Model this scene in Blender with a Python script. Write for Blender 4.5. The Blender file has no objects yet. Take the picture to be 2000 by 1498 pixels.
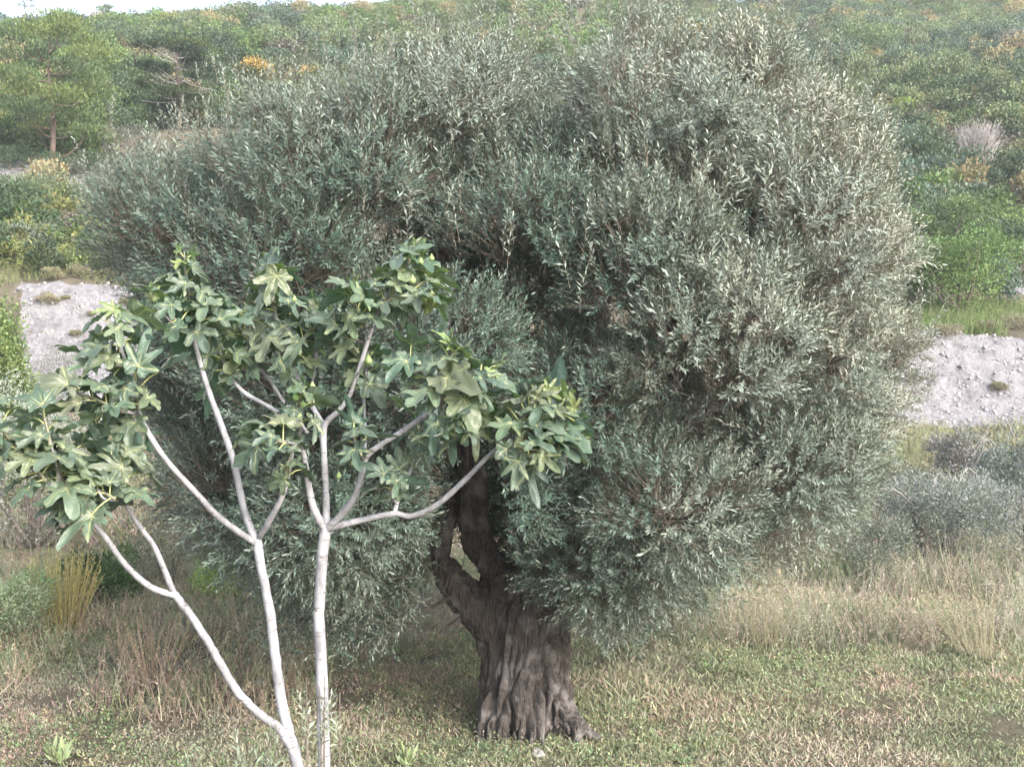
import bpy, math, random
import numpy as np
from mathutils import Vector, noise as mnoise
R = math.radians
random.seed(7)
rng = np.random.default_rng(7)
scene = bpy.context.scene
C = scene.collection

# ------------------------------------------------------------------ camera, light, exposure
F = 2000.0; PITCH = R(1.4); CAMZ = 3.8
cd = bpy.data.cameras.new('camera'); cam = bpy.data.objects.new('camera', cd); C.objects.link(cam)
cam.location = (0, 0, CAMZ); cam.rotation_euler = (R(90) - PITCH, 0, 0)
cd.sensor_width = 36; cd.lens = 36.0; cd.clip_start = .05; cd.clip_end = 3000
scene.camera = cam
world = bpy.data.worlds.new('World'); scene.world = world; world.use_nodes = True
nt = world.node_tree; nt.nodes.clear()
SUN_EL, SUN_AZ = 32, 140        # azimuth clockwise from +Y: the light comes from the right and a little from behind the camera
sky = nt.nodes.new('ShaderNodeTexSky'); sky.sky_type = 'NISHITA'; sky.sun_disc = False
sky.sun_elevation = R(SUN_EL); sky.sun_rotation = R(SUN_AZ); sky.air_density = 1.0; sky.dust_density = 4.0; sky.ozone_density = 1.0
hs = nt.nodes.new('ShaderNodeHueSaturation'); hs.inputs['Saturation'].default_value = .68
bg = nt.nodes.new('ShaderNodeBackground'); bg.inputs['Strength'].default_value = .15
wo = nt.nodes.new('ShaderNodeOutputWorld')
nt.links.new(sky.outputs[0], hs.inputs['Color']); nt.links.new(hs.outputs[0], bg.inputs[0]); nt.links.new(bg.outputs[0], wo.inputs[0])
sd = bpy.data.lights.new('sun', 'SUN'); sd.energy = 1.15; sd.angle = R(20); sd.color = (1, .975, .955)
sun = bpy.data.objects.new('sun', sd); C.objects.link(sun)
az, el = R(SUN_AZ), R(SUN_EL)
sdir = Vector((math.sin(az) * math.cos(el), math.cos(az) * math.cos(el), math.sin(el)))
sun.rotation_euler = sdir.to_track_quat('Z', 'Y').to_euler(); sun.location = (30, -20, 40)
scene.view_settings.view_transform = 'Standard'; scene.view_settings.look = 'None'
scene.view_settings.exposure = 2.0; scene.view_settings.gamma = 1
scene.render.engine = 'CYCLES'
cy = scene.cycles
cy.max_bounces = 6; cy.diffuse_bounces = 3; cy.glossy_bounces = 2; cy.transmission_bounces = 3; cy.volume_bounces = 1
cy.transparent_max_bounces = 4; cy.use_denoising = True; cy.denoiser = 'OPENIMAGEDENOISE'; cy.caustics_reflective = False; cy.caustics_refractive = False
cy.use_adaptive_sampling = True; cy.adaptive_threshold = .01

def at(px, py, Y):
    """point of the picture's column px and row py (2000 x 1498) at distance Y"""
    u = (px - 1000) / F; v = (749 - py) / F
    y = math.cos(PITCH) + math.sin(PITCH) * v; z = -math.sin(PITCH) + math.cos(PITCH) * v
    s = Y / y
    return Vector((u * s, Y, CAMZ + z * s))

# ------------------------------------------------------------------ terrain shape
COLS = np.array([100., 1000., 1900.])
DY = np.array([-40, 5, 9.5, 14, 18, 22, 25, 28, 29.5, 31.5, 36, 45, 50, 54, 60, 80, 100, 122, 135, 180, 600.])
ZL = np.array([0, 0, 0, .02, .1, .5, 1.3, 2.9, 3.7, 6.1, 7.2, 10.2, 11.5, 14.8, 17.8, 26.8, 34.6, 42.2, 41.5, 30, 10])
ZC = np.array([0, 0, 0, .02, .1, .4, .9, 1.9, 2.8, 4.9, 6.2, 9.8, 11.8, 13.7, 16.8, 26.8, 36.0, 47.0, 46.4, 32, 10])
ZR = np.array([0, 0, 0, 0, .05, .25, .7, 1.7, 2.35, 4.55, 5.5, 9.0, 11.0, 13.0, 16.0, 25.8, 35.2, 45.1, 44.5, 31, 10])
def vnoise(x, y, s, seed=0):
    """smooth value noise on arrays"""
    x = np.asarray(x) * s + 1000.37 + seed * 17.3; y = np.asarray(y) * s + 1000.71 + seed * 9.1
    xi = np.floor(x).astype(np.int64); yi = np.floor(y).astype(np.int64); fx = x - xi; fy = y - yi
    fx = fx * fx * (3 - 2 * fx); fy = fy * fy * (3 - 2 * fy)
    def h(a, b):
        n = (a * 374761393 + b * 668265263 + seed * 144665) & 0x7fffffff
        n = ((n ^ (n >> 13)) * 1274126177) & 0x7fffffff
        return ((n ^ (n >> 16)) & 0xffff) / 65535.
    return (h(xi, yi) * (1 - fx) + h(xi + 1, yi) * fx) * (1 - fy) + (h(xi, yi + 1) * (1 - fx) + h(xi + 1, yi + 1) * fx) * fy
def height(x, y):
    x = np.asarray(x, float); y = np.asarray(y, float)
    u = 1000 + F * x / np.maximum(y, 14)
    a, b, c = np.interp(y, DY, ZL), np.interp(y, DY, ZC), np.interp(y, DY, ZR)
    t1 = np.clip((u - COLS[0]) / 900, 0, 1); t2 = np.clip((u - COLS[1]) / 900, 0, 1)
    z = np.where(u < 1000, a * (1 - t1) + b * t1, b * (1 - t2) + c * t2)
    k = np.clip((y - 12) / 30, 0, 1)
    z = z + (vnoise(x, y, .09, 1) - .5) * 2.2 * np.clip((y - 33) / 30, 0, 1) + (vnoise(x, y, .5, 2) - .5) * (.12 + .5 * k) * np.clip((y - 4) / 6, 0.2, 1) * .7
    z = z + (vnoise(x, y, 2.2, 3) - .5) * .05 + (vnoise(x, y, .03, 4) - .5) * 3 * np.clip((y - 60) / 60, 0, 1)
    # erosion rills in the bare banks
    z = z + (vnoise(x * 2.5, y * .4, 1., 5) - .5) * .35 * np.exp(-((y - 30.6) / 1.3) ** 2)
    z = z + ((vnoise(x, y, .9, 6) - .5) * .7 + (vnoise(x, y, 3.1, 7) - .5) * .32) * np.exp(-((y - 30.8) / 1.0) ** 2)
    return z
def hz(x, y): return float(height(np.array([x]), np.array([y]))[0])
def hit(px, py, y0=8.0):
    """where the line of sight through a picture point meets the ground"""
    Y = y0
    while Y < 160:
        p = at(px, py, Y)
        if p.z <= hz(p.x, Y): return Vector((p.x, Y, hz(p.x, Y)))
        Y += .1 if Y < 40 else .5
    p = at(px, py, 124); return Vector((p.x, 124, hz(p.x, 124)))

# ------------------------------------------------------------------ helpers
def tag(o, label=None, cat=None, group=None, kind=None):
    if label: o['label'] = label
    if cat: o['category'] = cat
    if group: o['group'] = group
    if kind: o['kind'] = kind
    return o
def empty(name, loc=(0, 0, 0), **k):
    o = bpy.data.objects.new(name, None); C.objects.link(o); o.location = loc; o.empty_display_size = .2
    return tag(o, **k)
def build(name, V, Fc, mat, parent=None, col=None, smooth=False, origin=None, attrs=None):
    """V (n,3) world, Fc (m,3|4) -> ONE mesh object; origin: where the object's own origin sits (the parent's location)"""
    V = np.asarray(V, np.float32); Fc = np.asarray(Fc, np.int32)
    if origin is not None: V = V - np.array(origin, np.float32)
    me = bpy.data.meshes.new(name); k = Fc.shape[1]
    me.vertices.add(len(V)); me.vertices.foreach_set('co', V.ravel())
    me.loops.add(Fc.size); me.loops.foreach_set('vertex_index', Fc.ravel())
    me.polygons.add(len(Fc)); me.polygons.foreach_set('loop_start', np.arange(0, Fc.size, k, dtype=np.int32))
    me.polygons.foreach_set('loop_total', np.full(len(Fc), k, np.int32))
    if smooth: me.polygons.foreach_set('use_smooth', np.ones(len(Fc), bool))
    if col is not None:
        a = me.color_attributes.new('col', 'FLOAT_COLOR', 'POINT')
        a.data.foreach_set('color', np.c_[np.asarray(col, np.float32), np.ones(len(V), np.float32)].ravel())
    for n_, d_ in (attrs or {}).items():
        a = me.attributes.new(n_, 'FLOAT', 'POINT'); a.data.foreach_set('value', np.asarray(d_, np.float32))
    me.update(calc_edges=True); me.validate()
    me.materials.append(mat)
    o = bpy.data.objects.new(name, me); C.objects.link(o)
    if parent: o.parent = parent
    elif origin is not None: o.location = origin
    return o
class Mesh:
    """collects pieces of quads and colours"""
    def __init__(s): s.V = []; s.F = []; s.C = []; s.n = 0
    def add(s, V, Fc, col=None):
        V = np.asarray(V, np.float32)
        if not len(V): return s
        s.V.append(V); s.F.append(np.asarray(Fc) + s.n); s.n += len(V)
        if col is None: col = (1, 1, 1)
        col = np.asarray(col, np.float32)
        s.C.append(np.broadcast_to(col, (len(V), 3)) if col.ndim == 1 else col); return s
    def build(s, name, mat, parent=None, **k):
        return build(name, np.concatenate(s.V), np.concatenate(s.F), mat, parent, col=np.concatenate(s.C), **k)
def nrm(a): return a / np.maximum(np.linalg.norm(a, axis=-1, keepdims=True), 1e-9)
def spline(pts, n=6):
    """Catmull-Rom through rows of numbers"""
    P = np.array(pts, float); Q = np.vstack([2 * P[0] - P[1], P, 2 * P[-1] - P[-2]]); out = []
    for i in range(len(P) - 1):
        a, b, c, d = Q[i:i + 4]
        for t in np.arange(n) / n:
            out.append(.5 * ((2 * b) + (-a + c) * t + (2 * a - 5 * b + 4 * c - d) * t * t + (-a + 3 * b - 3 * c + d) * t ** 3))
    out.append(P[-1]); return np.array(out)
def tube(path, rad, seg=8, rough=0, cap=True):
    """path (n,3), rad (n,) -> V, quads"""
    P = np.asarray(path, float); rad = np.broadcast_to(np.asarray(rad, float), (len(P),))
    T = nrm(np.gradient(P, axis=0)); up = np.array([.3, .9, .2]); up = up / np.linalg.norm(up)
    A = nrm(np.cross(T, up)); B = np.cross(T, A)
    th = np.arange(seg) / seg * 2 * math.pi
    rr = rad[:, None] * (1 + (rng.normal(0, rough, (len(P), seg)) if rough else 0))
    V = P[:, None] + rr[..., None] * (np.cos(th)[None, :, None] * A[:, None] + np.sin(th)[None, :, None] * B[:, None])
    i = np.arange(len(P) - 1)[:, None]; j = np.arange(seg)[None]
    Fq = np.stack([i * seg + j, i * seg + (j + 1) % seg, (i + 1) * seg + (j + 1) % seg, (i + 1) * seg + j], -1).reshape(-1, 4)
    V = V.reshape(-1, 3)
    if cap:
        n0 = len(V); V = np.vstack([V, P[0] - T[0] * rad[0] * .4, P[-1] + T[-1] * rad[-1] * .6]); e = (len(P) - 1) * seg
        if seg % 2 == 0:
            j = np.arange(0, seg, 2); j1, j2 = (j + 1) % seg, (j + 2) % seg
            Fq = np.vstack([Fq, np.stack([j2, j1, j, np.full(len(j), n0)], -1), np.stack([e + j, e + j1, e + j2, np.full(len(j), n0 + 1)], -1)])
    return V, Fq
def twigs(P0, D, L, r):
    """many straight thin twigs, three-sided"""
    n = len(P0); D = nrm(D); s = nrm(np.cross(D, nrm(rng.normal(size=(n, 3))))); t = np.cross(D, s)
    L = np.broadcast_to(L, (n,))[:, None]; r = np.broadcast_to(r, (n,))[:, None]
    c = [(1, 0), (-.5, .87), (-.5, -.87)]
    a = [P0 + r * (q * s + w * t) for q, w in c]; b = [P0 + D * L + .45 * r * (q * s + w * t) for q, w in c]
    V = np.stack(a + b, 1).reshape(-1, 3); k = np.arange(n)[:, None, None] * 6
    Fq = (np.array([[0, 1, 4, 3], [1, 2, 5, 4], [2, 0, 3, 5]])[None] + k).reshape(-1, 4)
    return V, Fq
def leaves(P0, D, N, L, W, fold=.15):
    """rhombic leaves: base, side, tip, side; slightly folded"""
    n = len(P0); D = nrm(D); S = nrm(np.cross(D, N)); U = np.cross(S, D)
    L = np.broadcast_to(L, (n,))[:, None]; W = np.broadcast_to(W, (n,))[:, None]
    m = P0 + D * L * .5
    V = np.stack([P0, m + S * W * .5 + U * W * fold, P0 + D * L - U * L * .06, m - S * W * .5 + U * W * fold], 1).reshape(-1, 3)
    return V, np.arange(n * 4).reshape(-1, 4)
def rep4(c): return np.repeat(c, 4, axis=0)
def jit(base, n, s=.18, hue=.06):
    base = np.asarray(base, float); base = np.broadcast_to(base, (n, 3))
    return np.clip(base * np.exp(rng.normal(0, s, (n, 1))) * np.exp(rng.normal(0, hue, (n, 3))), 0.004, .9)
def randdir(n): return nrm(rng.normal(size=(n, 3)))

# ------------------------------------------------------------------ materials
def new_mat(name):
    m = bpy.data.materials.new(name); m.use_nodes = True; t = m.node_tree; t.nodes.clear()
    return m, t, t.nodes.new('ShaderNodeOutputMaterial')
def N(t, kind, **k):
    n = t.nodes.new(kind)
    for a, v in k.items():
        if a in n.inputs.keys() if not hasattr(n, a) else False: n.inputs[a].default_value = v
        else: setattr(n, a, v)
    return n
def leaf_mat(name, rough=.5, spec=.35, trans=.3, tcol=(1.2, 1.25, .6), under=None, uamt=1.0, sheen=0):
    m, t, out = new_mat(name)
    a = N(t, 'ShaderNodeAttribute', attribute_name='col'); col = a.outputs['Color']
    if under:
        g = N(t, 'ShaderNodeNewGeometry'); mx = N(t, 'ShaderNodeMix', data_type='RGBA'); mx.inputs[7].default_value = (*under, 1)
        mm = N(t, 'ShaderNodeMath', operation='MULTIPLY'); mm.inputs[1].default_value = uamt
        t.links.new(g.outputs['Backfacing'], mm.inputs[0]); t.links.new(mm.outputs[0], mx.inputs[0]); t.links.new(col, mx.inputs[6]); col = mx.outputs[2]
    p = N(t, 'ShaderNodeBsdfPrincipled'); p.inputs['Roughness'].default_value = rough; p.inputs['Specular IOR Level'].default_value = spec
    t.links.new(col, p.inputs['Base Color'])
    if sheen: p.inputs['Sheen Weight'].default_value = sheen; p.inputs['Sheen Roughness'].default_value = .4
    if trans:
        tr = N(t, 'ShaderNodeBsdfTranslucent'); mu = N(t, 'ShaderNodeMix', data_type='RGBA', blend_type='MULTIPLY'); mu.inputs[0].default_value = 1
        mu.inputs[7].default_value = (*tcol, 1); t.links.new(col, mu.inputs[6]); t.links.new(mu.outputs[2], tr.inputs[0])
        ms = N(t, 'ShaderNodeMixShader'); ms.inputs[0].default_value = trans
        t.links.new(p.outputs[0], ms.inputs[1]); t.links.new(tr.outputs[0], ms.inputs[2]); t.links.new(ms.outputs[0], out.inputs[0])
    else: t.links.new(p.outputs[0], out.inputs[0])
    return m
M_OLIVE = leaf_mat('olive_leaf', rough=.42, spec=.45, trans=.1, under=(.27, .295, .25), uamt=.65)
M_LEAF = leaf_mat('shrub_leaf', rough=.55, spec=.3, trans=.25)
M_GRASS = leaf_mat('grass_blade', rough=.6, spec=.25, trans=.25, tcol=(1.1, 1.1, .8))
def bark_mat(name, c1, c2, scale, zs, bump, rough=.85, c3=None, dist=.02):
    m, t, out = new_mat(name)
    tc = N(t, 'ShaderNodeTexCoord'); mp = N(t, 'ShaderNodeMapping'); mp.inputs['Scale'].default_value = (scale, scale, scale * zs)
    t.links.new(tc.outputs['Object'], mp.inputs[0])
    n1 = N(t, 'ShaderNodeTexNoise'); n1.inputs['Scale'].default_value = 1; n1.inputs['Detail'].default_value = 8; n1.inputs['Roughness'].default_value = .68
    t.links.new(mp.outputs[0], n1.inputs['Vector'])
    cr = N(t, 'ShaderNodeValToRGB'); e = cr.color_ramp.elements; e[0].position = .36; e[0].color = (*c1, 1); e[1].position = .64; e[1].color = (*c2, 1)
    t.links.new(n1.outputs[0], cr.inputs[0]); col = cr.outputs[0]
    if c3:
        n2 = N(t, 'ShaderNodeTexNoise'); n2.inputs['Scale'].default_value = 5; n2.inputs['Detail'].default_value = 5; t.links.new(tc.outputs['Object'], n2.inputs['Vector'])
        r2 = N(t, 'ShaderNodeValToRGB'); r2.color_ramp.elements[0].position = .5; r2.color_ramp.elements[1].position = .66
        t.links.new(n2.outputs[0], r2.inputs[0]); mx = N(t, 'ShaderNodeMix', data_type='RGBA'); mx.inputs[7].default_value = (*c3, 1)
        t.links.new(r2.outputs[0], mx.inputs[0]); t.links.new(col, mx.inputs[6]); col = mx.outputs[2]
    p = N(t, 'ShaderNodeBsdfPrincipled'); p.inputs['Roughness'].default_value = rough; p.inputs['Specular IOR Level'].default_value = .25
    t.links.new(col, p.inputs['Base Color'])
    b = N(t, 'ShaderNodeBump'); b.inputs['Strength'].default_value = bump; b.inputs['Distance'].default_value = dist
    t.links.new(n1.outputs[0], b.inputs['Height']); t.links.new(b.outputs[0], p.inputs['Normal']); t.links.new(p.outputs[0], out.inputs[0])
    return m
M_OBARK = bark_mat('olive_bark', (.028, .025, .024), (.135, .119, .110), 60, .14, 1., c3=(.20, .185, .178), dist=.035)
M_FBARK = bark_mat('fig_bark', (.17, .17, .18), (.31, .31, .33), 30, .4, .6, rough=.65, c3=(.38, .38, .405), dist=.006)
def scars(m):
    """dark leaf-scar rings and specks on the pale bark"""
    t = m.node_tree; p = next(n for n in t.nodes if n.type == 'BSDF_PRINCIPLED'); src = p.inputs['Base Color'].links[0].from_socket
    tc = N(t, 'ShaderNodeTexCoord'); mp = N(t, 'ShaderNodeMapping'); mp.inputs['Scale'].default_value = (22, 22, 75); t.links.new(tc.outputs['Object'], mp.inputs[0])
    n = N(t, 'ShaderNodeTexNoise'); n.inputs['Scale'].default_value = 1; n.inputs['Detail'].default_value = 3; t.links.new(mp.outputs[0], n.inputs['Vector'])
    r = N(t, 'ShaderNodeValToRGB'); r.color_ramp.elements[0].position = .60; r.color_ramp.elements[1].position = .70; t.links.new(n.outputs[0], r.inputs[0])
    mx = N(t, 'ShaderNodeMix', data_type='RGBA'); mx.inputs[7].default_value = (.11, .10, .095, 1); t.links.new(r.outputs[0], mx.inputs[0]); t.links.new(src, mx.inputs[6]); t.links.new(mx.outputs[2], p.inputs['Base Color'])
scars(M_FBARK)
M_TWIG = bark_mat('twig_bark', (.09, .075, .06), (.22, .19, .16), 20, .5, .3)
M_DTWIG = bark_mat('dead_wood', (.2, .18, .17), (.42, .39, .38), 20, .5, .3)
M_PBARK = bark_mat('pine_bark', (.05, .035, .03), (.16, .12, .10), 6, .3, .6)
M_ROCK = bark_mat('pale_rock', (.2, .19, .19), (.42, .4, .4), 3, 1, .6, dist=.1)
def ground_mat():
    m, t, out = new_mat('soil_and_marl')
    tc = N(t, 'ShaderNodeTexCoord')
    def noi(s, d=6, r=.6):
        n = N(t, 'ShaderNodeTexNoise'); n.inputs['Scale'].default_value = s; n.inputs['Detail'].default_value = d; n.inputs['Roughness'].default_value = r
        t.links.new(tc.outputs['Object'], n.inputs['Vector']); return n.outputs[0]
    def ramp(src, *st):
        c = N(t, 'ShaderNodeValToRGB'); e = c.color_ramp.elements
        while len(e) < len(st): e.new(.5)
        for i, (p, q) in enumerate(st): e[i].position = p; e[i].color = (*q, 1)
        t.links.new(src, c.inputs[0]); return c.outputs[0]
    soil = ramp(noi(1.1, 8, .7), (.3, (.12, .11, .075)), (.5, (.22, .195, .14)), (.7, (.29, .25, .19)))
    marl = ramp(noi(2.6, 9, .72), (.3, (.12, .11, .10)), (.40, (.30, .29, .305)), (.58, (.47, .455, .48)), (.70, (.30, .28, .27)))
    at_ = N(t, 'ShaderNodeAttribute', attribute_name='marl')
    ad = N(t, 'ShaderNodeMath', operation='ADD'); mu = N(t, 'ShaderNodeMath', operation='MULTIPLY_ADD'); mu.inputs[1].default_value = 2.4; mu.inputs[2].default_value = -1.25
    t.links.new(noi(1.8, 7, .7), mu.inputs[0]); t.links.new(at_.outputs['Fac'], ad.inputs[0]); t.links.new(mu.outputs[0], ad.inputs[1])
    ms = N(t, 'ShaderNodeMapRange'); ms.inputs[1].default_value = .38; ms.inputs[2].default_value = .55; t.links.new(ad.outputs[0], ms.inputs[0])
    mx = N(t, 'ShaderNodeMix', data_type='RGBA'); t.links.new(ms.outputs[0], mx.inputs[0]); t.links.new(soil, mx.inputs[6]); t.links.new(marl, mx.inputs[7])
    p = N(t, 'ShaderNodeBsdfPrincipled'); p.inputs['Roughness'].default_value = .95; p.inputs['Specular IOR Level'].default_value = .15
    t.links.new(mx.outputs[2], p.inputs['Base Color'])
    b = N(t, 'ShaderNodeBump'); b.inputs['Strength'].default_value = 1.; b.inputs['Distance'].default_value = .5
    t.links.new(noi(3.5, 9, .75), b.inputs['Height']); t.links.new(b.outputs[0], p.inputs['Normal']); t.links.new(p.outputs[0], out.inputs[0])
    return m
M_GROUND = ground_mat()

# ------------------------------------------------------------------ the ground: one sheet
def banks(x, y):
    """how bare and pale the ground is"""
    u = 1000 + F * x / np.maximum(y, 1)
    def bx(v, a, b, s): return np.clip((v - a) / s, 0, 1) * np.clip((b - v) / s, 0, 1)
    m = bx(u, 1560, 9e3, 60) * bx(y, 28.4, 31.9, .35)
    m = np.maximum(m, bx(u, 20, 330, 40) * bx(y, 27.5, 31.9, .4))
    m = np.maximum(m, .66 * bx(u, -200, 260, 40) * bx(y, 50, 54.3, .6))
    m = np.maximum(m, .8 * bx(u, 1640, 1900, 60) * bx(y, 23.5, 28.4, 1.2) * .35)
    m = np.maximum(m, .75 * bx(u, 1940, 2200, 40) * bx(y, 37, 42, 1))
    return m
xs = np.concatenate([np.linspace(-900, -120, 40), np.linspace(-117, -30, 80), np.arange(-29.6, 29.7, .3), np.linspace(30, 117, 80), np.linspace(120, 900, 40)])
ys = np.concatenate([np.linspace(-300, -5, 30), np.arange(-4, 8, .8), np.arange(8.2, 56, .22), np.linspace(56.5, 140, 130), np.linspace(145, 900, 60)])
X, Y = np.meshgrid(xs, ys); Z = height(X, Y)
nx = len(xs); i, j = np.meshgrid(np.arange(len(ys) - 1), np.arange(nx - 1), indexing='ij')
Fg = np.stack([i * nx + j, i * nx + j + 1, (i + 1) * nx + j + 1, (i + 1) * nx + j], -1).reshape(-1, 4)
build('ground', np.stack([X, Y, Z], -1).reshape(-1, 3), Fg, M_GROUND, smooth=True, attrs={'marl': banks(X, Y).ravel()})
tag(bpy.data.objects['ground'], kind='structure')

# ------------------------------------------------------------------ the old olive tree
TY = 10.6
tbase = at(1045, 1440, TY); tbase.z = hz(tbase.x, TY)
olive = empty('olive_tree', tbase, label='huge old olive tree with broad silver-green crown and thick furrowed trunk', cat='tree')
def pxpath(pts, Y0):
    """rows (px, py, dY, radius m) -> world path and radii"""
    P = np.array([tuple(at(p[0], p[1], Y0 + p[2])) + (p[3],) for p in pts]); return P
def limb_mesh(parts, voxel, ridge):
    m = Mesh()
    for pts in parts:
        S = spline(pts, 8); V, Fq = tube(S[:, :3], S[:, 3], 20); m.add(V, Fq)
    V = np.concatenate(m.V); Fq = np.concatenate(m.F)
    o = build('tmp', V, Fq, M_OBARK); md = o.modifiers.new('r', 'REMESH'); md.mode = 'VOXEL'; md.voxel_size = voxel
    dg = bpy.context.evaluated_depsgraph_get(); me = bpy.data.meshes.new_from_object(o.evaluated_get(dg))
    n = len(me.vertices); co = np.empty(n * 3); me.vertices.foreach_get('co', co); co = co.reshape(-1, 3)
    no = np.empty(n * 3); me.vertices.foreach_get('normal', no); no = no.reshape(-1, 3)
    d = np.empty(n)
    for q in range(n):
        x, y, z = co[q]; tw = z * .22
        x += .03 * mnoise.noise((x * 3, y * 3, z * 2)); y += .03 * mnoise.noise((x * 3 + 9, y * 3, z * 2)); a = mnoise.noise((x * 7 - tw * 4, y * 7 + tw * 2, z * .5)); b = mnoise.noise((x * 19 - tw * 9, y * 19, z * 1.3 + 7)); c = mnoise.noise((x * 42, y * 42, z * 9))
        e = mnoise.noise((x * 2.2, y * 2.2, z * 2.0 + 3))
        d[q] = -max(0, 1 - abs(a) * 3.4) ** 1.3 * .115 - max(0, 1 - abs(b) * 3.2) ** 1.4 * .042 - max(0, 1 - abs(c) * 3) * .01 + e * .025 + .045
    co2 = co + no * (d * ridge)[:, None]
    me.vertices.foreach_set('co', co2.ravel()); me.update()
    Fv = [tuple(p.vertices) for p in me.polygons]
    bpy.data.objects.remove(o)
    return me
def put(me, name, mat, parent, origin):
    me.name = name; me.transform(__import__('mathutils').Matrix.Translation(-Vector(origin))); me.materials.clear(); me.materials.append(mat)
    me.polygons.foreach_set('use_smooth', np.ones(len(me.polygons), bool))
    o = bpy.data.objects.new(name, me); C.objects.link(o); o.parent = parent; return o
TR = [
 [(1036, 1475, .0, .53), (1030, 1430, 0, .485), (1022, 1370, 0, .44), (1018, 1310, 0, .41), (1012, 1240, 0, .40), (1008, 1180, 0, .41), (1010, 1140, .05, .36), (1020, 1090, .1, .27)],
 [(1106, 1450, .12, .17), (1092, 1400, .1, .14), (1088, 1330, .08, .13), (1084, 1260, .06, .125), (1078, 1180, .05, .135), (1076, 1120, .1, .14)],   # the separate right-hand rib
 [(1030, 1230, -.12, .14), (1055, 1320, -.24, .16), (1082, 1385, -.3, .16), (1120, 1425, -.34, .12), (1170, 1450, -.36, .07), (1205, 1468, -.36, .03)],     # root running right
 [(1000, 1220, -.12, .16), (988, 1320, -.23, .19), (975, 1400, -.3, .19), (958, 1450, -.34, .15), (945, 1475, -.38, .1)],
 [(1020, 1200, -.16, .15), (1030, 1300, -.27, .17), (1035, 1380, -.36, .18), (1040, 1450, -.42, .16), (1045, 1480, -.45, .1)],
 [(1060, 1400, .35, .2), (1075, 1470, .6, .12)], [(990, 1400, .35, .2), (965, 1470, .55, .12)],
]
trunk_me = limb_mesh([pxpath(p, TY) for p in TR], .0125, 1.0)
put(trunk_me, 'trunk', M_OBARK, olive, tbase)
LIMBS = [
 [(1025, 1300, .0, .12), (985, 1240, -.05, .2), (935, 1190, -.14, .21), (888, 1138, -.16, .155), (860, 1092, -.12, .115), (866, 1040, -.02, .10), (880, 990, .1, .10), (850, 900, .3, .09), (780, 780, .6, .06)],
 [(1030, 1210, .05, .2), (992, 1142, 0, .18), (947, 1082, -.02, .16), (922, 1022, 0, .16), (922, 950, 0, .155), (908, 860, 0, .145), (915, 760, .1, .13), (890, 620, .2, .1), (850, 460, .3, .07), (800, 300, .4, .04)],
 [(1030, 1150, .15, .24), (1060, 1050, .2, .2), (1090, 930, .3, .17), (1130, 780, .3, .14), (1170, 600, .3, .11), (1190, 400, .4, .08), (1180, 200, .4, .04)],
 [(1085, 1150, .1, .13), (1120, 1060, .1, .13), (1210, 940, .0, .12), (1330, 840, -.2, .10), (1470, 760, -.3, .08), (1600, 640, -.3, .04)],
 [(1050, 1130, .3, .2), (1030, 1000, .9, .15), (1000, 800, 1.5, .12), (960, 550, 1.9, .08), (930, 350, 2, .05)],
 [(1060, 1130, .3, .2), (1160, 1000, 1, .14), (1290, 800, 1.4, .1), (1400, 560, 1.4, .08), (1450, 350, 1.3, .04)],
 [(912, 880, 0, .09), (830, 760, -.4, .08), (700, 620, -.6, .06), (560, 480, -.6, .045), (440, 380, -.5, .03)],
 [(1100, 900, .3, .11), (1200, 720, -.3, .09), (1290, 640, -1, .06), (1430, 600, -1.6, .04)],
]
limb_objs = [put(limb_mesh([pxpath(p, TY)], .016 if k < 2 else .024, .5 if k < 2 else .4), 'limb', M_OBARK, olive, tbase) for k, p in enumerate(LIMBS)]

# crown: an inflated outline with foliage clumps on it
OUT = [(165, 400), (170, 470), (220, 550), (250, 650), (262, 760), (270, 880), (290, 980), (350, 1040), (430, 1115), (480, 1165), (560, 1200), (640, 1215), (720, 1205), (790, 1175), (850, 1165),
       (900, 1130), (930, 1090), (960, 1130), (1010, 1190), (1090, 1205), (1170, 1225), (1260, 1215), (1330, 1190), (1430, 1150), (1490, 1115), (1570, 1095), (1660, 1055), (1700, 985), (1722, 910), (1765, 850), (1805, 760), (1818, 690),
       (1785, 630), (1762, 560), (1735, 450), (1738, 330), (1715, 240), (1640, 195), (1595, 185), (1560, 130), (1515, 95), (1440, 70), (1370, 70), (1300, 40), (1230, 0), (1170, -25), (1115, -10), (1090, 90), (1075, 240), (1050, 245),
       (1030, 160), (990, 75), (930, 35), (860, 60), (780, 100), (710, 120), (660, 160), (600, 160), (540, 155), (470, 190), (410, 225), (360, 255), (325, 315), (245, 300), (190, 335)]
CY = 10.9
OW = np.array([(at(a, b, CY).x, at(a, b, CY).z) for a, b in OUT])
gx = np.arange(-5, 5, .06); gz = np.arange(.5, 8, .06)
GX, GZ = np.meshgrid(gx, gz, indexing='ij')
def poly_field(PX, PZ):
    A = OW; B = np.roll(OW, -1, 0); d = np.full(PX.shape, 1e9); ins = np.zeros(PX.shape, bool)
    for (ax, az_), (bx_, bz) in zip(A, B):
        ex, ez = bx_ - ax, bz - az_; t = np.clip(((PX - ax) * ex + (PZ - az_) * ez) / (ex * ex + ez * ez), 0, 1)
        d = np.minimum(d, np.hypot(PX - ax - t * ex, PZ - az_ - t * ez))
        ins ^= ((az_ > PZ) != (bz > PZ)) & (PX < ex * (PZ - az_) / (ez if abs(ez) > 1e-9 else 1e-9) + ax)
    return np.where(ins, d, -d)
DF = poly_field(GX, GZ)
DGX, DGZ = np.gradient(DF, .06)
def lookup(G, x, z):
    a = np.clip(((x + 5) / .06).astype(int), 0, len(gx) - 1); b = np.clip(((z - .5) / .06).astype(int), 0, len(gz) - 1); return G[a, b]
DM, RM = 2.5, 3.0
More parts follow.
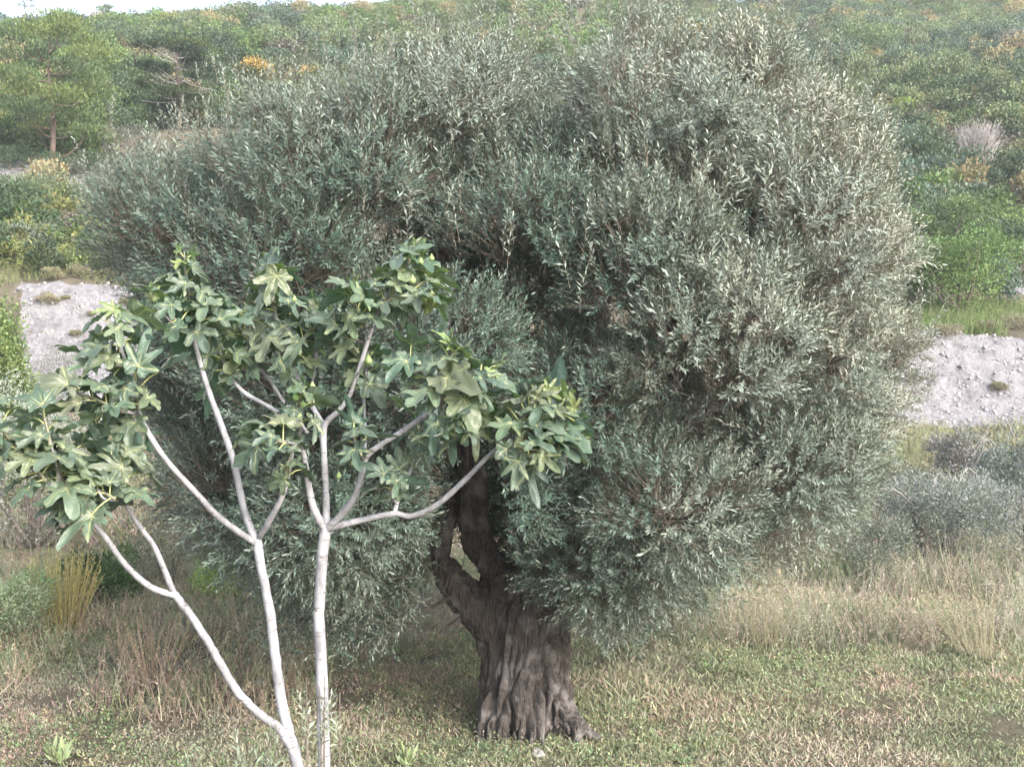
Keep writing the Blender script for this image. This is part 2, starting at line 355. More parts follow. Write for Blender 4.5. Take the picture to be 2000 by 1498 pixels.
def crown_points(n, lo, hi):
    out = []
    while sum(map(len, out)) < n:
        x = rng.uniform(-4.8, 4.9, 60000); z = rng.uniform(1, 7.8, 60000); y = rng.uniform(-RM, RM, 60000)
        k_ = CY / (CY + y); xs_ = x * k_; zs_ = CAMZ + (z - CAMZ) * k_; d = lookup(DF, xs_, zs_); q = 1 - np.clip(d / DM, 0, 1); rr = np.sqrt(q * q + (y / RM) ** 2)
        off = (vnoise(x + y * .7, z - y * .5, .75, 11) - .5) * .22 * np.clip(d / .8, 0, 1)
        g = 1 - rr + off
        ok = (d > .02) & (g > lo) & (g < hi)
        gxn = -lookup(DGX, xs_, zs_) * q / DM; gzn = -lookup(DGZ, xs_, zs_) * q / DM; gyn = y / RM ** 2
        out.append(np.stack([x, y, z, gxn, gyn, gzn, g], -1)[ok])
    a = np.concatenate(out)[:n]; return a[:, :3] + [0, CY, 0], nrm(a[:, 3:6] + 1e-6), a[:, 6]
# poisson-like thinning for the clump centres
P, Nn, _ = crown_points(5000, .12, .30); keep = []
for q in range(len(P)):
    if all(np.sum((P[q] - P[k]) ** 2) > .80 for k in keep): keep.append(q)
BL, BN = P[keep], Nn[keep]; CP, CN, CB, CT = [], [], [], []
for c, n_ in zip(BL, BN):
    br = rng.uniform(.34, .78); tint = rng.normal(0, .2); thr = rng.uniform(.22, .50)
    if c[1] > CY + 1.8 and rng.random() < .3: continue
    loc = []
    for q in range(60):
        d_ = nrm(rng.normal(size=3) + n_ * 1.15 + [0, 0, .35]); p_ = c + d_ * br * [1.1, 1.1, .95]
        if all(np.sum((p_ - o_) ** 2) > .075 for o_ in loc): loc.append(p_); CP.append(p_); CN.append(nrm(d_ + n_ * .4)); CB.append(tint); CT.append(thr)
CP, CN = np.array(CP), np.array(CN)
k_ = CY / CP[:, 1]; ok = lookup(DF, CP[:, 0] * k_, CAMZ + (CP[:, 2] - CAMZ) * k_) > np.array(CT) + rng.uniform(-.06, .08, len(CP))
CP, CN, CB = CP[ok], CN[ok], np.array(CB)[ok]
TW_LEN = .26
def twig_template():
    """a leafy twig growing along +Z: pairs of narrow leaves"""
    nl = random.randint(17, 23); k = np.arange(nl); zz = (.04 + .96 * (k // 2) / (nl // 2)) * TW_LEN
    ang = np.where(k % 2, math.pi, 0) + (k // 2) * 1.35 + rng.normal(0, .35, nl)
    bend = rng.normal(0, .035, 2)
    cx = bend[0] * (zz / TW_LEN) ** 2; cyy = bend[1] * (zz / TW_LEN) ** 2
    out = np.stack([np.cos(ang), np.sin(ang), np.zeros(nl)], -1)
    tilt = np.interp(zz, [0, TW_LEN], [.45, 1.5])[:, None] + rng.normal(0, .25, (nl, 1))
    D = nrm(out + tilt * [0, 0, 1]); Nl = nrm(np.array([0, 0, 1]) - out * tilt * .9 + rng.normal(0, .35, (nl, 3)))
    L = rng.uniform(.044, .074, nl) * np.interp(zz, [0, TW_LEN * .7, TW_LEN], [.9, 1, .7]); W = L * rng.uniform(.2, .27, nl)
    V, Fq = leaves(np.stack([cx, cyy, zz], -1), D, Nl, L, W, .1)
    return V
TEMPL = [twig_template() for _ in range(14)]
LEAFY = Mesh(); WOOD = Mesh()
def scatter_twigs(P, D, col, scale=1., wood=True, target=None, wtarget=None):
    """leafy twigs at P along D; col (n,3) a colour for each twig"""
    target = target or LEAFY; wtarget = wtarget or WOOD
    n = len(P); D = nrm(D); S = nrm(np.cross(D, randdir(n))); T = np.cross(D, S)
    scale = np.broadcast_to(scale, (n,))
    idx = rng.integers(0, len(TEMPL), n)
    for k, tv in enumerate(TEMPL):
        m = np.where(idx == k)[0]
        if not len(m): continue
        V = P[m][:, None] + scale[m][:, None, None] * (tv[None, :, 0:1] * S[m][:, None] + tv[None, :, 1:2] * T[m][:, None] + tv[None, :, 2:3] * D[m][:, None])
        V = V.reshape(-1, 3); nl = len(tv) // 4
        c = np.repeat(col[m], nl, axis=0); c = c * np.exp(rng.normal(0, .22, (len(c), 1)))
        target.add(V, np.arange(len(V)).reshape(-1, 4), rep4(np.clip(c, .01, .8)))
    if wood: wtarget.add(*twigs(P - D * .08, D, TW_LEN * scale + .04, .0028), (1, 1, 1))
G1, G2, G3 = np.array([.070, .112, .088]), np.array([.195, .23, .195]), np.array([.265, .28, .232])  # leaf tones: the dark one paints in low and inner shade, the pale ones the lit side
def before_fork(P):
    P = np.atleast_2d(P); kk = TY / P[:, 1]; tx = P[:, 0] * kk - at(935, 1080, TY).x; tz = CAMZ + (P[:, 2] - CAMZ) * kk
    return (P[:, 1] < TY + .3) & (np.abs(tx - np.interp(tz, [.6, 1.4, 2.0, 2.8, 3.3], [.3, .0, -.12, -.05, -.1])) < np.interp(tz, [.8, 1.25, 1.6, 2.0, 2.6, 3.3], [1.2, .70, .50, .42, .33, .1])) & (tz < 3.25)
allP, allD, allC, allS = [], [], [], []
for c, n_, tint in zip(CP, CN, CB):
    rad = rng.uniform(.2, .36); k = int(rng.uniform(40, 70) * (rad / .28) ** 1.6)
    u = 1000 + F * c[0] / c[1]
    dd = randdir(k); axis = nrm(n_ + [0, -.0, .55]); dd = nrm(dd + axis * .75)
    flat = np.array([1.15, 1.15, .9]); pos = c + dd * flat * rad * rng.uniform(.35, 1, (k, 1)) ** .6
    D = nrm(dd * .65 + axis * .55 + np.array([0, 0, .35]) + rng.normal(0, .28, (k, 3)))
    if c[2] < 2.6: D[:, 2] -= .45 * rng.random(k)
    t = .02 + np.clip((u - 1100) / 500, 0, 1) * .8 + np.clip((c[2] - 4.2) / 2.6, 0, 1) * .75 + tint + rng.normal(0, .08)  # leaf colour paler to the right and top, painting in how light falls there
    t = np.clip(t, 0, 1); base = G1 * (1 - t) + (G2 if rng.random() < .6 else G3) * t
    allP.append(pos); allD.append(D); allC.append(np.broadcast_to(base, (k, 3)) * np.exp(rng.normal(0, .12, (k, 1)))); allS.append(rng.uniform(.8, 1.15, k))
    if before_fork(c - [0, 0, .1])[0] or before_fork(c + [0, 0, .25])[0] or before_fork(c - [.3, 0, 0])[0] or before_fork(c + [.3, 0, 0])[0]: continue
    ends = pos[rng.integers(0, k, 8)]; WOOD.add(*twigs(np.repeat(c[None] - axis * rad * 1.2, 8, 0), ends - (c - axis * rad * 1.2), np.linalg.norm(ends - (c - axis * rad * 1.2), axis=1) * 1.1, .006)); WOOD.add(*twigs((c - axis * rad * .8)[None], (axis * -1 + rng.normal(0, .5, 3))[None], .6, .007))
# loose filling inside and single shoots that break the outline
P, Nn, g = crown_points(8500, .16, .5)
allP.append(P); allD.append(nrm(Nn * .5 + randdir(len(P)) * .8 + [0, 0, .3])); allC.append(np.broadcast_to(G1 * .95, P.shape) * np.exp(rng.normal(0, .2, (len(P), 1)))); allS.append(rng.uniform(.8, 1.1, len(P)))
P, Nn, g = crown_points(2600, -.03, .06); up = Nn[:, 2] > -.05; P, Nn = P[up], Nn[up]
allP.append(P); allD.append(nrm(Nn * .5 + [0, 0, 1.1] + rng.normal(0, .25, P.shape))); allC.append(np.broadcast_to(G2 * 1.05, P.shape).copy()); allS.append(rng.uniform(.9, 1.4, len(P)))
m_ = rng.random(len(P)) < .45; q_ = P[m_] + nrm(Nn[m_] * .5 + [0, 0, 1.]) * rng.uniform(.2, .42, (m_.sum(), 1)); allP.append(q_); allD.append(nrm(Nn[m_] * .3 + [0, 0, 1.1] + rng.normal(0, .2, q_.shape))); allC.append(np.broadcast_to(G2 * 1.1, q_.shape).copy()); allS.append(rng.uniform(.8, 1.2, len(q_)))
# hanging sprigs under the crown, left and right of the trunk
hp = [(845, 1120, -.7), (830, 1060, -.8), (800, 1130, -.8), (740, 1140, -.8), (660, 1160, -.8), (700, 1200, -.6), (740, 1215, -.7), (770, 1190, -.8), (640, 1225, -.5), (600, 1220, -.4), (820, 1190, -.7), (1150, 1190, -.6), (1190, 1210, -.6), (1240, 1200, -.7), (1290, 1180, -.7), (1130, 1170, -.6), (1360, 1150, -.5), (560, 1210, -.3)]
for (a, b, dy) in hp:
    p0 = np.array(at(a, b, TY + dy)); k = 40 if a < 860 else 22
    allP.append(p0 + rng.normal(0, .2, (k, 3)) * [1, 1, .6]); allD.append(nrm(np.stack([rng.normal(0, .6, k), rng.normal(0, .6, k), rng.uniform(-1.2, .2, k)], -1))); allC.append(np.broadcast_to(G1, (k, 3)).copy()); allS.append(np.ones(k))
P, D, Cc, S = map(np.concatenate, (allP, allD, allC, allS))
# keep the trunk and the two forks clear
def visible_px(P): return 1000 + F * P[:, 0] / P[:, 1], 700 - (P[:, 2] - CAMZ) * F / P[:, 1]
clear = before_fork(P)
P, D, Cc, S = P[~clear], D[~clear], Cc[~clear], S[~clear]
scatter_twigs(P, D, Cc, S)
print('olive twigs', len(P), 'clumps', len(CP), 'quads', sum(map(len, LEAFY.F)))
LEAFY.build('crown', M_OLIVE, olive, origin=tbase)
WOOD.build('twigs', M_TWIG, olive, origin=tbase)
bpy.data.objects['twigs'].name = 'branchwork'
# the low bare branch on the left with few leaves
m = Mesh(); S_ = spline(pxpath([(880, 1165, -.3, .022), (830, 1195, -.5, .016), (770, 1235, -.7, .011), (720, 1262, -.8, .006)], TY), 6); m.add(*tube(S_[:, :3], S_[:, 3], 6))
S_ = spline(pxpath([(905, 1200, -.3, .014), (870, 1225, -.5, .009), (840, 1255, -.6, .004)], TY), 5); m.add(*tube(S_[:, :3], S_[:, 3], 6))
m.build('low_branch', M_OBARK, olive, origin=tbase)

# ------------------------------------------------------------------ the fig tree
FY = 4.5
fbase = Vector((at(625, 1498, FY).x, FY, 0)); fbase.z = hz(fbase.x, FY)
fig = empty('fig_tree', fbase, label='young fig tree with smooth pale grey stems and large lobed leaves', cat='tree')
def P2(pts, Y0=FY):  # (px, py, dY, half width in px)
    return np.array([tuple(at(p[0], p[1], Y0 + p[2])) + (p[3] * .9 / F * Y0,) for p in pts])
STEMS = [
 [(600, 2380, 0, 17), (628, 2000, -.02, 15), (634, 1700, 0, 14), (633, 1498, 0, 13.5), (628, 1300, 0, 12.5), (623, 1200, 0, 12), (629, 1100, 0, 12), (636, 1030, 0, 12.5)],
 [(600, 2380, 0, 16), (612, 2000, .02, 15), (600, 1650, .03, 13.5), (582, 1498, .05, 12.5), (556, 1400, .05, 12), (540, 1300, .05, 11), (528, 1200, .05, 10.5), (509, 1100, .05, 10), (502, 1055, .05, 11)],
 [(575, 1475, .05, 8), (545, 1422, .0, 9), (505, 1393, -.05, 8.5), (460, 1345, -.1, 8.5), (425, 1285, -.14, 8.5), (395, 1235, -.17, 8), (368, 1195, -.2, 8), (340, 1160, -.22, 8)],
]
BR = [
 [(637, 1040, 0, 9), (612, 990, -.05, 8), (601, 935, -.08, 7), (594, 890, -.1, 6), (585, 862, -.12, 5), (587, 820, -.14, 4), (585, 765, -.16, 3)],
 [(636, 1040, 0, 9), (637, 970, .06, 7.5), (633, 890, .1, 7), (634, 832, .12, 7), (662, 802, .12, 6), (684, 770, .12, 5), (702, 718, .14, 5), (722, 655, .16, 5), (740, 605, .18, 4), (775, 550, .2, 3.5), (805, 500, .2, 3)],
 [(637, 1035, 0, 9), (680, 990, -.04, 8), (703, 945, -.08, 7.5), (714, 895, -.1, 7), (745, 868, -.12, 6), (800, 833, -.15, 6), (853, 790, -.18, 5), (880, 735, -.2, 4), (885, 690, -.2, 3)],
 [(640, 1032, 0, 8), (700, 1017, 0, 7), (768, 1003, 0, 6.5), (802, 1008, 0, 6.5), (850, 988, -.03, 6.5), (900, 945, -.06, 6), (950, 895, -.1, 5), (985, 862, -.12, 4), (1020, 820, -.14, 3.5), (1055, 770, -.16, 3)],
 [(770, 1003, 0, 5), (778, 975, .03, 4.5), (798, 928, .06, 4.5), (812, 880, .1, 4), (820, 845, .1, 3)],
 [(712, 905, -.1, 4), (714, 845, .1, 3.5), (711, 775, .15, 3.5), (718, 700, .2, 3)],
 [(502, 1062, .05, 8), (478, 1000, .08, 8), (456, 900, .12, 7.5), (432, 830, .15, 7), (408, 765, .18, 6.5), (386, 690, .2, 5.5), (372, 620, .22, 4.5), (366, 560, .22, 3.5), (360, 510, .2, 3)],
 [(500, 1062, .05, 7.5), (430, 1012, -.05, 7), (385, 965, -.1, 6.5), (330, 905, -.15, 6), (292, 850, -.2, 5.5), (272, 805, -.24, 4.5), (262, 750, -.28, 4), (240, 690, -.3, 3.5), (226, 625, -.3, 3)],
 [(506, 1050, .05, 7), (530, 1010, -.03, 6.5), (553, 965, -.1, 5.5), (566, 915, -.15, 4.5), (572, 880, -.17, 3)],
 [(588, 842, -.12, 4), (536, 801, .1, 5), (480, 769, .2, 5), (452, 738, .25, 4), (430, 690, .28, 3)],
 [(634, 835, .12, 6), (612, 798, .2, 6), (591, 763, .25, 6), (570, 715, .28, 6), (553, 677, .3, 5), (538, 610, .3, 4), (533, 560, .3, 3.5), (533, 525, .3, 3)],
 [(600, 845, .1, 4), (560, 793, .3, 4), (528, 745, .35, 4), (497, 698, .4, 3.5), (475, 650, .4, 3)],
 [(612, 798, .2, 4), (610, 750, .35, 3.5), (622, 650, .38, 3.5), (628, 600, .4, 2.5)],
 [(342, 1165, -.22, 6), (320, 1110, -.24, 6), (300, 1065, -.27, 5.5), (274, 1030, -.3, 5), (245, 985, -.33, 4), (234, 945, -.35, 3.5), (222, 905, -.35, 3)],
 [(340, 1163, -.22, 6.5), (292, 1145, -.28, 6.5), (245, 1103, -.34, 6), (208, 1052, -.4, 5.5), (180, 1020, -.44, 4.5), (145, 990, -.48, 4), (120, 950, -.5, 3.5), (116, 880, -.5, 3)],
 [(262, 808, -.26, 4), (215, 795, -.35, 3.5), (152, 765, -.42, 3)],
 [(125, 965, -.5, 3.5), (80, 930, -.55, 3.5), (30, 880, -.6, 3)],
 [(369, 645, .2, 3), (345, 638, .1, 2.5), (305, 600, 0, 2.5)],
 [(722, 655, .16, 3), (700, 615, .1, 3), (688, 580, .05, 2.5)],
 [(853, 792, -.18, 4), (910, 760, -.2, 3.5), (955, 725, -.25, 3)],
 [(853, 790, -.18, 3), (868, 815, -.28, 2.5), (885, 830, -.3, 2.2)],
 [(985, 865, -.12, 3), (1005, 880, -.2, 2.5), (1015, 890, -.22, 2)],
 [(712, 900, -.1, 3), (695, 872, -.25, 2.5), (690, 850, -.28, 2.2)],
 [(588, 870, -.12, 3), (555, 862, -.3, 2.5), (520, 850, -.35, 2.2)],
 [(775, 985, .02, 3), (762, 960, -.1, 2.5), (765, 935, -.14, 2.2)],
 [(240, 978, -.34, 3), (205, 975, -.5, 2.5), (190, 955, -.52, 2.2)],
 [(120, 950, -.5, 3), (95, 850, -.6, 2.5), (85, 815, -.62, 2)],
]
for s_ in STEMS:
    S_ = spline(P2(s_), 8); k = len(S_); S_[:, :3] += rng.normal(0, .001, (k, 3)); rr = S_[:, 3] * (1 + .015 * np.sin(np.arange(k) * 1.7) + rng.normal(0, .02, k))
    m = Mesh().add(*tube(S_[:, :3], rr, 14)); m.build('stem', M_FBARK, fig, origin=fbase, smooth=True)
for b_ in BR:
    S_ = spline(P2(b_), 6); k = len(S_); rr = S_[:, 3] * (1 + rng.normal(0, .035, k))
    m = Mesh().add(*tube(S_[:, :3], rr, 10))
    m.build('branch', M_FBARK, fig, origin=fbase, smooth=True)
# a small knuckle at each fork and the cut stubs
# leaf templates: x across, y along the blade from the petiole joint, z up
def fig_leaf(variant):
    lobes = {0: [(0, 1.05, .21), (48, .84, .20), (-50, .80, .21), (102, .56, .22), (-100, .55, .22)], 1: [(0, 1.1, .17), (42, .86, .15), (-44, .84, .15), (90, .62, .17), (-88, .64, .17)],
             2: [(0, 1., .34), (55, .74, .33), (-55, .72, .33), (115, .45, .35), (-115, .45, .35)]}[variant]
    nt_, nr = 66, 7; th = np.linspace(-math.pi * .93, math.pi * .93, nt_)
    r = np.full(nt_, .36 if variant != 2 else .48)
    for a, l, w in lobes:
        a = R(a); d = np.abs(np.angle(np.exp(1j * (th - a)))); e = l * np.clip(1 - (d / (w * 2.0)) ** 1.9, 0, 1) ** .8
        # rounded lobe that keeps its width
        r = np.maximum(r, e)
    r *= np.where(np.abs(th) > 2.5, np.interp(np.abs(th), [2.5, 2.93], [1, .55]), 1)
    r = np.convolve(np.pad(r, 1, 'edge'), [.2, .6, .2], 'valid') * (1 + rng.normal(0, .032, nt_) + .025 * np.sin(np.arange(nt_) * 2.2))
    V = []; vein = []
    for q in range(nr + 1):
        s = q / nr
        x = r * s * np.sin(th); y = r * s * np.cos(th)
        ax = np.min([np.abs(np.angle(np.exp(1j * (th - R(a))))) for a, _, _ in lobes], axis=0) * r * s
        vein.append(np.clip(1 - ax / .018, 0, 1) * (1 - .3 * s))
        z = .28 * np.minimum(ax, .2) + .02 * np.sin(th * 9 + s * 6) * s
        V.append(np.stack([x, y, z], -1))
    V = np.concatenate(V); vein = np.concatenate(vein)
    i, j = np.meshgrid(np.arange(nr), np.arange(nt_ - 1), indexing='ij')
    Fq = np.stack([i * nt_ + j + 1, i * nt_ + j, (i + 1) * nt_ + j, (i + 1) * nt_ + j + 1], -1).reshape(-1, 4)
    return V, Fq, vein
FT = [fig_leaf(v) for v in (0, 1, 2, 0, 1, 0)]
def fig_mat():
    m, t, out = new_mat('fig_leaf')
    a = N(t, 'ShaderNodeAttribute', attribute_name='col'); g = N(t, 'ShaderNodeNewGeometry')
    mx = N(t, 'ShaderNodeMix', data_type='RGBA'); mu = N(t, 'ShaderNodeMix', data_type='RGBA', blend_type='MULTIPLY'); mu.inputs[0].default_value = 1; mu.inputs[7].default_value = (1.5, 1.35, 1.1, 1)
    t.links.new(a.outputs['Color'], mu.inputs[6]); t.links.new(g.outputs['Backfacing'], mx.inputs[0]); t.links.new(a.outputs['Color'], mx.inputs[6]); t.links.new(mu.outputs[2], mx.inputs[7])
    p = N(t, 'ShaderNodeBsdfPrincipled'); p.inputs['Roughness'].default_value = .46; p.inputs['Specular IOR Level'].default_value = .7
    p.inputs['Sheen Weight'].default_value = .25; p.inputs['Sheen Roughness'].default_value = .35
    t.links.new(mx.outputs[2], p.inputs['Base Color'])
    tc = N(t, 'ShaderNodeTexCoord'); n1 = N(t, 'ShaderNodeTexNoise'); n1.inputs['Scale'].default_value = 70; n1.inputs['Detail'].default_value = 4
    t.links.new(tc.outputs['Object'], n1.inputs['Vector']); b = N(t, 'ShaderNodeBump'); b.inputs['Strength'].default_value = .35; b.inputs['Distance'].default_value = .01
    t.links.new(n1.outputs[0], b.inputs['Height']); t.links.new(b.outputs[0], p.inputs['Normal'])
    tr = N(t, 'ShaderNodeBsdfTranslucent'); m2 = N(t, 'ShaderNodeMix', data_type='RGBA', blend_type='MULTIPLY'); m2.inputs[0].default_value = 1; m2.inputs[7].default_value = (1.25, 1.5, .5, 1)
    t.links.new(a.outputs['Color'], m2.inputs[6]); t.links.new(m2.outputs[2], tr.inputs[0])
    ms = N(t, 'ShaderNodeMixShader'); ms.inputs[0].default_value = .34; t.links.new(p.outputs[0], ms.inputs[1]); t.links.new(tr.outputs[0], ms.inputs[2]); t.links.new(ms.outputs[0], out.inputs[0])
    return m
M_FIG = fig_mat()
M_PET = leaf_mat('petiole', rough=.5, spec=.4, trans=.1)
M_FRUIT = leaf_mat('green_fig', rough=.45, spec=.4, trans=0)
def place_fig_leaf(lm, pm, base, out, size, normal, colour):
    """petiole from base along out, blade after it"""
    out = nrm(np.asarray(out, float)); pl = size * rng.uniform(.4, .75)
    mid = base + out * pl * .55 + np.array([0, 0, .06]) * pl; tip = base + out * pl + np.array([0, 0, -.04]) * pl
    V, Fq = tube(spline([base, mid, tip], 3), np.linspace(.0034, .0022, 7), 6); pm.add(V, Fq, (.42, .45, .20))
    n = nrm(np.asarray(normal, float)); d = nrm(out - n * np.dot(out, n) + rng.normal(0, .12, 3)); s = nrm(np.cross(d, n)); n = np.cross(s, d)
    T, Fq, vein = FT[rng.integers(0, len(FT))]; T = T.copy()
    x, y, z = T[:, 0] * rng.uniform(.85, 1.1), T[:, 1], T[:, 2]
    k = rng.uniform(.1, .85); cup = rng.uniform(-.3, .6)       # the blade bends down along its length and folds at its midrib
    z = z - k * .5 * y * np.abs(y) + cup * np.abs(x) * .55 + .04 * np.sin(9 * x + 6 * y + rng.uniform(0, 6)) + .03 * np.sin(15 * x - 11 * y)
    V = tip + size * (x[:, None] * s + y[:, None] * d + z[:, None] * n)
    c = np.asarray(colour)[None] * (1 - vein[:, None]) + np.array([.30, .34, .20])[None] * vein[:, None] * .9 + np.asarray(colour)[None] * vein[:, None] * .1
    c = c * (1 + .12 * (vnoise(T[:, 0] * 10, T[:, 1] * 10, 1.2, int(rng.integers(99))) - .5))[:, None]
    lm.add(V, Fq, c)
FCOL = [np.array([.074, .118, .096]), np.array([.06, .102, .087]), np.array([.092, .13, .095]), np.array([.053, .093, .08])]
YOUNG = np.array([.11, .165, .075])
# (tip px, tip py, from px, from py, dY, leaves, size, young leaves on top)
SHOOTS = [
 (1105, 800, 1040, 830, -.2, 8, .19, 2), (1060, 880, 1005, 870, -.25, 7, .2, 0), (840, 590, 800, 560, .1, 7, .18, 1), (1120, 850, 1050, 850, -.2, 6, .17, 1),
 (360, 500, 368, 600, .2, 11, .19, 3), (305, 590, 360, 640, 0, 8, .2, 1), (226, 615, 236, 690, -.3, 9, .19, 2), (262, 735, 272, 800, -.27, 9, .2, 0), (150, 765, 240, 805, -.4, 9, .19, 0),
 (533, 520, 540, 620, .3, 11, .19, 2), (553, 650, 565, 700, .28, 9, .19, 0), (475, 640, 500, 705, .4, 9, .2, 1), (430, 685, 458, 745, .28, 9, .19, 1),
 (808, 495, 775, 550, .2, 11, .19, 3), (775, 560, 740, 610, .15, 8, .19, 1), (688, 575, 712, 640, .05, 12, .19, 1), (585, 762, 587, 838, -.16, 8, .16, 0), (628, 600, 622, 690, .4, 10, .19, 1),
 (718, 695, 712, 775, .2, 9, .19, 0), (885, 685, 868, 770, -.2, 13, .2, 2), (955, 720, 890, 770, -.25, 9, .2, 2), (1055, 765, 1000, 845, -.15, 13, .2, 2), (1015, 885, 985, 862, -.2, 7, .17, 1),
 (885, 828, 862, 805, -.28, 7, .18, 0), (520, 852, 560, 866, -.33, 7, .18, 0), (572, 880, 560, 950, -.16, 7, .15, 0), (690, 850, 706, 890, -.27, 6, .15, 0), (765, 935, 772, 975, -.12, 7, .14, 0),
 (820, 842, 808, 900, .1, 7, .16, 0), (222, 900, 240, 970, -.35, 10, .2, 0), (116, 875, 125, 955, -.5, 10, .19, 0), (30, 875, 90, 940, -.6, 8, .2, 0), (190, 955, 225, 975, -.5, 7, .19, 0),
 (140, 990, 175, 1015, -.48, 7, .18, 0), (85, 812, 98, 870, -.62, 5, .17, 0), (660, 640, 700, 690, .1, 6, .17, 0), (790, 700, 850, 760, -.1, 7, .18, 0), (410, 600, 375, 660, .15, 7, .19, 0), (610, 640, 570, 690, .2, 7, .18, 0),
 (935, 800, 900, 790, -.1, 6, .18, 0), (240, 850, 275, 815, -.2, 7, .19, 0), (190, 690, 240, 720, -.3, 6, .18, 0), (-25, 800, 20, 860, -.6, 6, .19, 0)]
for (tx_, ty_, bx_, by_, dy, nl, sz, ny) in SHOOTS:
    tip = np.array(at(tx_, ty_, FY + dy)); bas = np.array(at(bx_, by_, FY + dy)); ax = nrm(tip - bas)
    nl = max(4, round(nl * 1.08)); lm, pm = Mesh(), Mesh(); ph = rng.uniform(0, 6.28)
    pm.add(*tube(spline([bas, (bas + tip) / 2 + rng.normal(0, .006, 3), tip + ax * .02], 4), np.linspace(.0075, .004, 9), 7), (.20, .20, .14))
    s = nrm(np.cross(ax, [.2, 1, .1])); t_ = np.cross(ax, s)
    for q in range(nl):
        f = (q + .5) / nl; base = bas * (1 - f) + tip * f
        an = ph + q * 2.4 + rng.normal(0, .2); rad = math.cos(an) * s + math.sin(an) * t_
        out = nrm(rad * 1.0 + ax * np.interp(f, [0, 1], [.15, 1.0]) + np.array([0, -.15, np.interp(f, [0, 1], [-.12, .25])]))
        young = q >= nl - ny
        nv = np.array([.0, -.12, 1.]) * .85 + rad * .55 + rng.normal(0, .28, 3) if not young else ax * .5 + rng.normal(0, .6, 3) + np.array([0, 0, .3])
        size = sz * .76 * (rng.uniform(.6, 1.15) if not young else rng.uniform(.4, .62))
        c = jit(FCOL[rng.integers(0, 4)], 1, .1, .03)[0] if not young else jit(YOUNG, 1, .12, .04)[0]
        place_fig_leaf(lm, pm, base, out, size, nv, c)
    lo = lm.build('leaf_cluster', M_FIG, fig, origin=fbase, smooth=True)
    po = pm.build('petioles', M_PET, None, origin=fbase); po.parent = lo; po.location = (0, 0, 0); po.name = 'leaf_stalks'
# small green figs
for (a, b, dy) in [(662, 930, 0), (578, 775, -.2), (592, 790, -.2), (583, 812, -.2), (843, 505, .1), (822, 512, .1), (806, 548, .1), (192, 972, -.4), (540, 930, -.15), (690, 905, -.3), (575, 585, .2), (925, 745, -.3), (610, 755, 0), (1000, 890, -.25), (720, 705, .1)]:
    c = np.array(at(a, b, FY + dy)); r_ = rng.uniform(.011, .016)
    V, Fq = tube(np.array([c + [0, 0, r_ * k] for k in (-1, -.8, -.35, .2, .7, 1.2, 1.6)]), np.array([.25, .65, .98, 1, .7, .35, .2]) * r_, 12)
    m = Mesh().add(V, Fq, jit((.22, .30, .12), 1, .1)[0]); m.build('fig_fruit', M_FRUIT, fig, origin=fbase, smooth=True)

# ------------------------------------------------------------------ shrubs and far trees
def blob(m, lobes, n, L, W, pal, up=.4, out=.8, shell=.45, cjit=.2, rnd=.5):
    """leaf sprays on the outside of ellipsoid lobes (cx, cy, cz, rx, ry, rz)"""
    lobes = np.array(lobes, float); vol = (lobes[:, 3] * lobes[:, 4] + lobes[:, 3] * lobes[:, 5]); w = vol / vol.sum()
    k = rng.choice(len(lobes), n, p=w); d = randdir(n); d[:, 2] = np.abs(d[:, 2]) * np.where(rng.random(n) < .78, 1, -1); d = nrm(d)
    lump = 1 + .22 * np.sin(d[:, 0] * 5 + k) * np.sin(d[:, 2] * 6 + k * 2) + .12 * np.sin(d[:, 1] * 9 + k * 3)
    rr = rng.uniform(1 - shell, 1, n) ** .7 * lump
    P = lobes[k, :3] + d * lobes[k, 3:6] * rr[:, None]
    D = nrm(d * out + np.array([0, 0, up]) + rng.normal(0, rnd, (n, 3))); Nn = nrm(d + [0, 0, .6] + rng.normal(0, .6, (n, 3)))
    pal = np.atleast_2d(np.asarray(pal, float)); lc = pal[rng.integers(0, len(pal), len(lobes))]
    c = jit(lc[k], n, cjit, .05)
    V, Fq = leaves(P, D, Nn, L * rng.uniform(.6, 1.2, n), W * rng.uniform(.7, 1.2, n), .12)
    m.add(V, Fq, rep4(c)); return m
def bush_lobes(w, h, n=7, flat=1.):
    out = [(0, 0, h * .42, w * .34, w * .34, h * .45)]
    for q in range(n):
        a = q / n * 6.28 + random.uniform(-.4, .4); r = w * random.uniform(.18, .34); s = random.uniform(.18, .3)
        out.append((math.cos(a) * r, math.sin(a) * r, h * random.uniform(.2, .72), w * s, w * s, h * s * flat * 1.1))
    return out
SAGE = (.12, .165, .09); YEL = (.18, .215, .08); DARK = (.055, .09, .05); BLUE = (.085, .135, .10); TAN = (.24, .22, .13); GREYB = (.17, .165, .15); LIME = (.22, .31, .09); ORANGE = (.40, .27, .09); GREEN = (.10, .165, .06); SILVER = (.34, .37, .31)
LOOK = {'grey-green': [SAGE, (.11, .16, .095), (.15, .18, .10)], 'yellow-green': [YEL, (.15, .20, .075), (.20, .215, .09)], 'dark green': [DARK, (.07, .11, .055), (.06, .095, .06)], 'blue-green': [BLUE, (.08, .13, .105), (.11, .155, .115)],
        'straw-coloured': [TAN, (.24, .21, .12), (.2, .2, .12)], 'leafless greyish': [GREYB, (.19, .185, .17), (.15, .15, .135)], 'fresh green': [GREEN, (.12, .19, .07), (.10, .165, .07)]}
